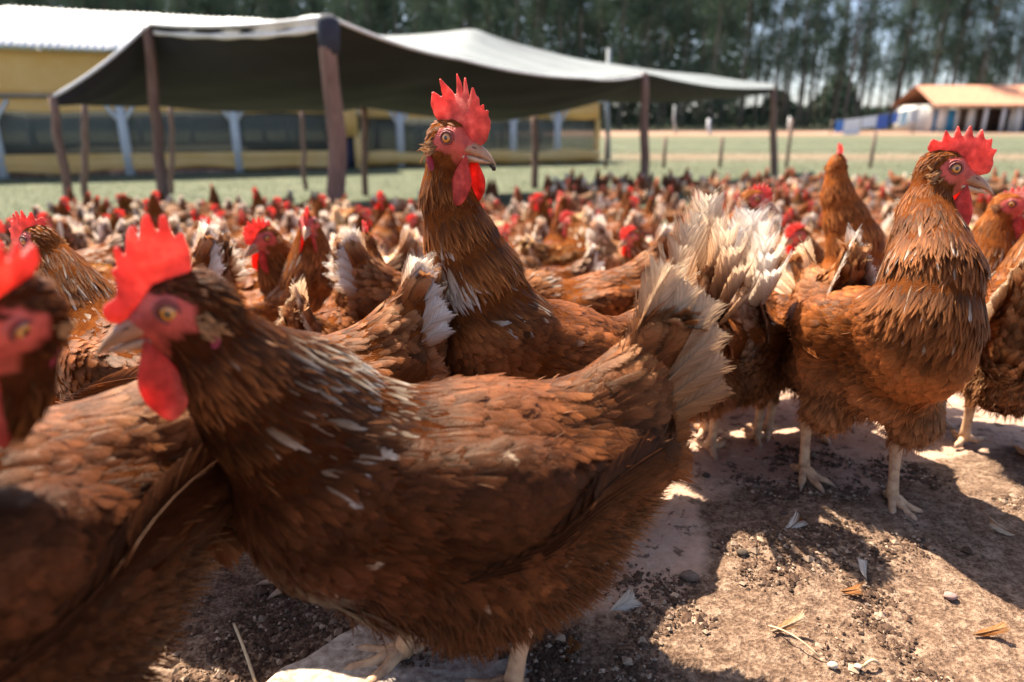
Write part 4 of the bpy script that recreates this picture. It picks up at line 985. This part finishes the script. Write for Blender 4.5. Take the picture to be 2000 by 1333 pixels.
def washing():
    Y = 62; a = pxY(1625, 236, Y); b = pxY(1790, 212, Y); mb = MB(); t = np.linspace(0, 1, 14)[:, None]; pts = a * (1 - t) + b * t; pts[:, 2] -= .25 * 4 * (t * (1 - t))[:, 0] * .4
    root = empty('clothes_line', (a[0], Y, float(gz(Y)))); L0 = np.array(root.location)
    MB().tube(pts - L0, .012, 5, (.5, .5, .5)).build('line', M_COLF, root)
    for q in (a, b): MB().tube([np.array([q[0], Y, float(gz(Y))]) - L0, q - L0], .05, 6, (.25, .2, .16)).build('line_post', M_COLF, root)
    tag(root, 'washing line strung between short poles beside the tiled house', 'clothes line')
    for x0, x1, h, c, lab in ((1628, 1643, 23, (.10, .25, .62), 'bright blue cloth at the left end of the washing line'), (1644, 1676, 30, (.85, .85, .86), 'long white sheet hanging on the washing line'), (1678, 1706, 20, (.82, .84, .88), 'short white cloth beside the long sheet on the line'), (1707, 1728, 26, (.09, .16, .50), 'dark blue cloth right of the white sheets'), (1735, 1748, 20, (.12, .22, .62), 'blue shirt in the middle of the washing line'), (1750, 1766, 26, (.55, .72, .80), 'pale turquoise cloth on the washing line'), (1768, 1786, 24, (.75, .72, .74), 'greyish white cloth next to the house wall')):
        m = 8; p0 = pxY(x0, 0, Y)[0]; sc = Y / 1333 * .96; X0 = (x0 - 1000) * sc * 1.0; X1 = (x1 - 1000) * sc; xs = np.linspace(X0, X1, m); zt = np.interp(xs, pts[:, 0], pts[:, 2]); V = []
        for q in np.linspace(0, 1, 5): V.append(np.column_stack([xs, Y + .06 * np.sin(xs * 9 + q * 2) * q, zt - h * sc * q]))
        V = np.vstack(V); V2 = V + [0, .03, 0]; idx = np.arange(5 * m).reshape(5, m); F = np.stack([idx[:-1, :-1], idx[:-1, 1:], idx[1:, 1:], idx[1:, :-1]], -1).reshape(-1, 4)
        tag(MB().add(np.vstack([V, V2]), np.vstack([F, F[:, ::-1] + 5 * m]), c).build('washing', M_COLF), lab, 'washing', 'washing on the line')
washing()
def poles():
    for x, yt, Y, r, c, nm, lab in ((1190, 95, 26, .10, (.36, .38, .38), 'utility_pole', 'grey concrete pole rising behind the right end of the canopy'), (1385, 232, 63, .18, (.72, .73, .72), 'white_post', 'white painted post in front of the wood right of the canopy'), (1543, 228, 66, .16, (.62, .62, .6), 'white_post', 'white painted post at the wood edge just right of the last canopy post'), (1318, 205, 66, .12, (.45, .46, .44), 'white_post', 'pale thin post at the wood edge under the canopy tip')):
        b = pxY(x, 300, Y); b[2] = float(gz(Y)) - .2; t = pxY(x, yt, Y); o = MB().tube([[0, 0, 0], [(t - b)[0], 0, (t - b)[2] * .5], t - b], [r, r * .9, r * .8], 10, c).build(nm, M_COLF); o.location = b; tag(o, lab, 'pole' if 'util' in nm else 'post')
    Y = 22; root = empty('wire_fence', (6, Y, float(gz(Y)))); L0 = np.array(root.location)
    for x, yt in ((1185, 262), (1300, 268), (1411, 268), (1547, 232), (1710, 258), (1905, 262)):
        t = pxY(x, yt, Y); MB().tube([np.array([t[0], Y, float(gz(Y)) - .1]) - L0, t - L0], .055, 8, (.20, .13, .10)).build('post', M_COLF, root)
    for z in (.25, .5, .75):
        xs = np.linspace(2.5, 18, 20); MB().tube(np.column_stack([xs, xs * 0 + Y - .06, xs * 0 + float(gz(Y)) + z]) - L0, .006, 4, (.3, .28, .26)).build('wire', M_COLF, root)
    tag(root, 'low wire fence on thin wooden posts across the grass at the right', 'fence')
poles()
# ------------------------------------------------------------------ hens close by
def key_hen(x, y, heading, eye_px, face, label, scale=1.0, group='hens in the foreground', **kw):
    hp = px(*eye_px); hp = to_local(hp, x, y, heading, scale); fdl = dir_local(face, heading)
    if 'wpx' in kw: kw['white_patch'] = [(to_local(px(a, b, c), x, y, heading, scale), rd) for a, b, c, rd in kw.pop('wpx')]
    root, info = make_hen('hen', head=hp - np.array([0, 0, 0]), head_dir=fdl, **kw)
    place(root, x, y, heading, label, group, scale); return root, info

# the alert hen in the middle
rA, iA = key_hen(.045, .815, 213, (884, 272, .735), (.87, -.49, .02), 'alert brown hen standing upright in the middle, neck stretched and white blaze on chest',
    seed=3, comb=COMB_A, combkey='A', tail_el=40, nf=10000, wpx=[(872, 505, .745, (.03, .010, .022)), (866, 560, .735, (.03, .014, .020)), (848, 600, .73, (.03, .008, .018))], neckflecks=.12, neck_bulge=-.14, body_pitch=.36)
# the big hen across the foreground
rB, iB = key_hen(-.045, .520, 199, (352, 596, .425), (-.96, -.28, -.06), 'big rust brown hen striding left across the foreground with fringed buff tail',
    scale=1.13, seed=5, comb=COMB_B, combkey='B', tail_el=57, tail_len=.115, nf=13000, pal=dict(neck=(.065, .020, .007), necktip=(.30, .11, .034), breast=(.085, .025, .008), wing=(.062, .019, .0065), belly=(.15, .054, .018), back=(.15, .045, .013)), leg_y=(.036, -.03), leg_x=(-.03, .045), neckflecks=.6, fluff=7000, headroll=-.1, crouch=.025, body_pitch=.09, hs=.9, neck_bulge=-.13, tail_fray=.3, tail_open=.3, plump=.93, low_brown=1.0, tailcol=((.30, .14, .055), (.74, .57, .39)))
# hen cut by the left edge
rC, iC = key_hen(-.362, .345, 234, (2, 618, .335), (-.22, -.95, -.2), 'dark brown hen cut off by the left edge of the frame, looking at the viewer',
    scale=1.15, seed=8, comb=COMB_C, combkey='C', tail_el=5, nf=11000, neckflecks=.4, tone=.85, pal=dict(neck=(.085, .025, .009), breast=(.09, .026, .009), wing=(.08, .024, .008), belly=(.16, .058, .02), back=(.15, .045, .013)), body_pitch=.2, neck_bulge=-.15, hs=.76, headroll=-.45, combscale=1.25)
# hen standing at the right
rE, iE = key_hen(.482, .87, -84, (1848, 330, .84), (.97, -.22, -.03), 'golden brown hen standing at the right with scalloped breast feathers and head turned right',
    seed=11, comb=COMB_C, combkey='C', tail_el=35, nf=9000, neckflecks=.12, tone=1.2, breast_gold=.3, breast_w=1.35, breast_tip=2.4, pal=dict(neck=(.13, .038, .010), necktip=(.27, .10, .03)), leg_y=(.04, -.04), leg_x=(.04, -.05), body_pitch=.22, neck_bulge=-.06, plump=.82, hs=1.1, combscale=1.08, crouch=-.022)
# two hens seen from behind, tails up
rD1, iD1 = key_hen(.285, 1.03, 78, (1500, 560, 1.25), (.3, .9, -.4), 'hen seen from behind with fanned cream and brown tail held above fluffy tan rump',
    plump=.9, low_brown=.6, seed=14, comb=COMB_LOW, combkey='L', tail_el=72, tail_len=.15, tail_fan=4, tail_open=.8, tail_flat=.7, tail_w=.030, tail_fray=.05, nf=7500, neckflecks=.1, tone=1.15, fluff=6000, tailcol=((.42, .22, .10), (.8, .68, .52)))

rD2, iD2 = key_hen(.385, 1.10, 70, (1560, 540, 1.35), (.5, .8, -.4), 'hen with broad white tail turned away between the fanned tail and the golden hen',
    seed=17, comb=COMB_LOW, combkey='L', tail_el=80, tail_len=.135, tail_fan=3.5, tail_open=.9, tail_flat=.75, tail_w=.034, tail_n=5, tail_fray=.04, nf=6000, neckflecks=.1, fluff=3000, tailcol=((.70, .52, .36), (.88, .82, .74)), plump=.9)

rG, iG = key_hen(.665, 1.44, 8, (1636, 318, 1.46), (.5, .84, .0), 'orange necked hen standing tall with back of head turned, left of the golden hen',
    seed=19, comb=COMB_C, combkey='C', tail_el=35, nf=5000, tone=1.75, neckflecks=.05, fluff=1500, body_pitch=.34, plump=.92, res=.005, hs=.95)

# dirt stuck under the tip of the alert hen's beak
mb = MB(); q = np.random.default_rng(2)
for k in range(9):
    c = iA['H'](.0505 + q.normal(0, .0016), -.0300 + q.normal(0, .0012), q.normal(0, .0014)); th = np.linspace(0, 2 * np.pi, 7, endpoint=False)
    mb.tube([c + [0, 0, .0016], c + [0, 0, .0008], c - [0, 0, .0008], c - [0, 0, .0016]], [.0005, .0019, .0018, .0005], 7, (.06, .035, .028))
mb.build('dirt', M_COL, rA)
# ------------------------------------------------------------------ the middle hens and the flock
def proto(name_seed, hp, hd, **kw): return make_hen('hen', name_seed, np.array(hp), np.array(hd), **kw)[0]
HID = {}
M = {
 'walk': proto(21, (.155, .01, .375), (.9, .3, -.15), res=.0052, nf=4200, comb=COMB_C, combkey='C', fluff=1500, plump=.92, tone=1.1, tail_el=60, body_pitch=.05),
 'peck': proto(22, (.235, .02, .085), (.65, .1, -.75), res=.0052, nf=4200, comb=COMB_C, combkey='C', fluff=1500, plump=.92, tail_el=62, tone=1.15, body_pitch=-.22, tailcol=(BUFF, WHITE), tail_len=.09),
 'look': proto(23, (.10, .0, .43), (.5, -.85, -.05), res=.0052, nf=4200, comb=COMB_LOW, combkey='L', fluff=1500, plump=.92, tone=1.35, tail_el=35, body_pitch=.28, breast_gold=.6),
}
G = {
 'walk': proto(31, (.16, .0, .36), (.95, .2, -.15), near=False, res=.0085, nf=1300, comb=COMB_C, combkey='C', fluff=0, pal=dict(belly=(.50, .30, .16), back=(.34, .16, .07), wing=(.30, .14, .06)), tone=1.1, tail_el=70, tailcol=(CREAM, WHITE), tail_len=.115),
 'alert': proto(32, (.10, .01, .45), (.6, .8, -.05), near=False, res=.0085, nf=1300, comb=COMB_C, combkey='C', fluff=0, tail_el=45, body_pitch=.25, tailcol=(CREAM, WHITE)),
 'peck': proto(33, (.235, -.02, .07), (.6, -.1, -.8), near=False, res=.0085, nf=1300, comb=COMB_LOW, combkey='L', fluff=0, pal=dict(belly=(.50, .32, .18)), tail_el=75, body_pitch=-.28, tone=1.1, tailcol=(CREAM, WHITE), tail_len=.10, tail_flat=.2, tail_fan=3),
 'tall': proto(34, (.13, -.02, .41), (.85, -.5, -.1), near=False, res=.0085, nf=1300, comb=COMB_LOW, combkey='L', fluff=0, tail_el=72, tone=.8, body_pitch=.12, tailcol=(CREAM, WHITE)),
 'turn': proto(36, (.10, .075, .35), (-.35, .9, -.2), near=False, res=.0085, nf=1300, comb=COMB_C, combkey='C', fluff=0, tone=1.0, tail_el=40, tailcol=(BUFF, CREAM), plump=.94),
 'scratch': proto(37, (.22, .05, .16), (.85, -.2, -.5), near=False, res=.0085, nf=1300, comb=COMB_C, combkey='C', fluff=0, tone=.9, tail_el=58, body_pitch=-.14, tailcol=(CREAM, WHITE), crouch=.02),
 'pale': proto(35, (.18, .03, .27), (.8, .5, -.3), near=False, res=.0085, nf=1300, comb=COMB_LOW, combkey='L', fluff=0, tail_el=68, tone=1.75, tailcol=(CREAM, WHITE), pal=dict(back=(.50, .30, .16), wing=(.45, .26, .13), belly=(.6, .4, .24)), tail_len=.10),
}
used = set()
taken = [(.665, 1.44, .16), (.385, 1.1, .15), (.62, 1.38, .2), (-.06, .52, .2), (.045, .81, .17), (-.285, .335, .2), (.5, .91, .16), (.285, 1.03, .15)]
def put(D, k, x, y, heading, label, group, s=1.0, skip=()):
    key = (id(D), k)
    o = D[k] if key not in used else copy_tree(D[k], skip=skip); used.add(key)
    place(o, x, y, heading, label, group, s); taken.append((x, y, .14)); return o
mg = 'hens just behind the foreground hens'
for k, x, y, h, s, lab in (
    ('look', .43, 1.38, 40, 1.0, 'hen with pinkish comb looking over the white tail right of centre'),
    ('peck', .50, 1.10, 82, 1.02, 'hen bending down with pale upright rump left of the golden hen'),
    ('walk', .80, 1.02, 48, 1.03, 'tan hen with broad white tail and fluffy orange rump at the right edge'),
    ('look', .80, 1.22, 12, .97, 'hen with bright pink comb and wattles peering from behind the golden hen'),
    ('walk', .93, 1.85, 170, .95, 'dark headed hen close behind the orange necked hen'),
    ('peck', -.235, .70, 188, .95, 'dark hen bent down between the left edge hen and the big striding hen'),
    ('walk', -.50, .84, 150, .95, 'hen with cream tail pointing at the viewer below the big hen beak'),
    ('peck', -.60, 1.06, 170, 1.0, 'brown hen with rounded back behind the left edge hen'),
    ('walk', -.83, 1.30, 195, .88, 'hen with pale upright tail near the left edge of the frame'),
    ('walk', -.27, 1.05, 80, .88, 'brown hen with tail raised straight toward the viewer, left of the alert hen'),
    ('peck', -.12, 1.12, 25, 1.0, 'hen with whitish tail bending down behind the alert hen chest'),
    ('look', -.47, 1.34, -25, .92, 'hen facing the viewer with pink face above the big hen neck'),
    ('peck', .16, 1.33, 185, 1.0, 'orange backed hen bent down behind the alert hen back'),
    ('walk', -.36, 1.42, 215, 1.0, 'dark rust hen in the gap above the big hen back'),
    ('walk', -1.02, 1.62, 160, .9, 'dark necked hen upright at the far left behind the pale tail')):
    put(M, k, x, y, h, lab, mg, s)
r = np.random.default_rng(101)
names = dict(walk='walking cream tailed hen', alert='upright red headed hen', peck='bent hen showing white tail', tall='dark long necked hen', turn='hen looking sideways', scratch='rust hen stooping', pale='pale sandy low hen')
posts = ((140, 'left of first canopy post'), (322, 'beside second canopy post'), (500, 'right of second canopy post'), (664, 'left of thick post'), (830, 'right of thick post'), (1060, 'right of alert hen'), (1256, 'left of dark right post'), (1505, 'right of dark right post'), (9999, 'behind golden hen'))
cnt = 0; tries = 0; items = []
while cnt < 276 and tries < 60000:
    tries += 1
    y = 1.35 + 7.4 * r.random() ** 1.1; x = r.uniform(-.82, .82) * (y + .15); depth = (y * cp) + .15; ppx = 1000 + 1333 * x / depth
    if y < 2.15 and ppx > 1130: continue
    lim = 4.6 if ppx < 110 else 8.2 + .6 * math.sin(ppx / 40) if ppx < 880 else 10.5 + 1.5 * math.sin(ppx / 60) if ppx < 1080 else 14.5
    if y > lim: continue
    gap = .165 + .020 * y
    if any((x - a) ** 2 + (y - b) ** 2 < max(gap, c) ** 2 for a, b, c in taken): continue
    k = str(r.choice(list(G), p=[.2, .0, .32, .0, .12, .18, .18] if y < 3 else [.20, .10, .24, .08, .22, .07, .09]))
    zone = next(t for v, t in posts if ppx < v); band = 'in near rows' if y < 2.6 else 'in middle rows' if y < 4.5 else 'in far rows' if y < 8 else 'at far edge'
    skip = () if y < 2.6 else ('earlobe', 'eye') if y < 4 else ('earlobe', 'eye', 'upper_beak', 'lower_beak')
    o = put(G, k, x, y, r.uniform(0, 360), f'{names[k]} {band} {zone}', 'hens of the flock behind', r.uniform(.92, 1.1), skip); cnt += 1; items.append((o, ppx, o['label']))
    taken[-1] = (x, y, gap)
ordinal_labels(items, 'hen', 'hens of the flock behind')

# the farthest birds, past the first three hundred, as one mass
def far_flock():
    q = np.random.default_rng(55); protos = []
    for sd, hp, hd, kw in ((61, (.16, 0, .36), (.95, .2, -.15), dict(tail_el=70, tailcol=(CREAM, WHITE), tail_len=.115)), (62, (.10, .01, .44), (.6, .8, 0), dict(tail_el=50, body_pitch=.25, tailcol=(CREAM, WHITE))), (63, (.235, -.02, .07), (.6, -.1, -.8), dict(tail_el=75, body_pitch=-.28, tailcol=(CREAM, WHITE), tail_len=.11, pal=dict(back=(.4, .22, .11), wing=(.36, .19, .09), belly=(.5, .32, .18))))):
        o = make_hen('hen', sd, np.array(hp), np.array(hd), near=False, res=.019, nf=46, comb=COMB_LOW, combkey='L', fluff=0, tail_n=4, **kw)[0]; Vs, Fs, Cs = [], [], []; nv = 0
        for ch in list(o.children):
            me = ch.data
            if ch.name.split('.')[0] in ('body', 'plumage', 'tail', 'comb', 'wattle'):
                v = np.empty(len(me.vertices) * 3); me.vertices.foreach_get('co', v); c = np.empty(len(me.vertices) * 4); me.color_attributes['Col'].data.foreach_get('color', c)
                f = np.array([list(p.vertices) + ([p.vertices[-1]] if len(p.vertices) == 3 else []) for p in me.polygons]); Vs.append(v.reshape(-1, 3)); Cs.append(c.reshape(-1, 4)); Fs.append(f + nv); nv += len(me.vertices)
            bpy.data.objects.remove(ch); bpy.data.meshes.remove(me)
        bpy.data.objects.remove(o); protos.append((np.vstack(Vs), np.vstack(Fs), np.vstack(Cs)))
    V, F, C = [], [], []; nv = 0; n = 0; tr = 0; pts = [t for t in taken]
    while n < 190 and tr < 30000:
        tr += 1; y = 7.2 + 7.6 * q.random(); x = q.uniform(-.8, .82) * y; ppx = 1000 + 1333 * x / (y * cp + .15)
        lim = 8.7 + .6 * math.sin(ppx / 40) if ppx < 880 else 11 + 1.5 * math.sin(ppx / 60) if ppx < 1080 else 14.8
        if ppx < 110 or y > lim or any((x - a) ** 2 + (y - b) ** 2 < .085 for a, b, c in pts): continue
        pts.append((x, y, .3)); v, f, c = protos[q.integers(0, 3)]; a = q.random() * 6.28; ca, sa = math.cos(a), math.sin(a); s_ = q.uniform(.92, 1.1)
        V.append(np.column_stack([v[:, 0] * ca - v[:, 1] * sa, v[:, 0] * sa + v[:, 1] * ca, v[:, 2]]) * s_ + [x, y, float(gz(y))]); F.append(f + nv); nv += len(v)
        cc = c.copy(); cc[:, :3] *= q.uniform(.75, 1.5); C.append(cc); n += 1
    o = mesh_obj('far_flock', np.vstack(V), np.vstack(F), M_COL, None, True, np.vstack(C)); tag(o, 'distant mass of brown and cream hens along the far edge of the flock', 'hens', kind='stuff')
far_flock()
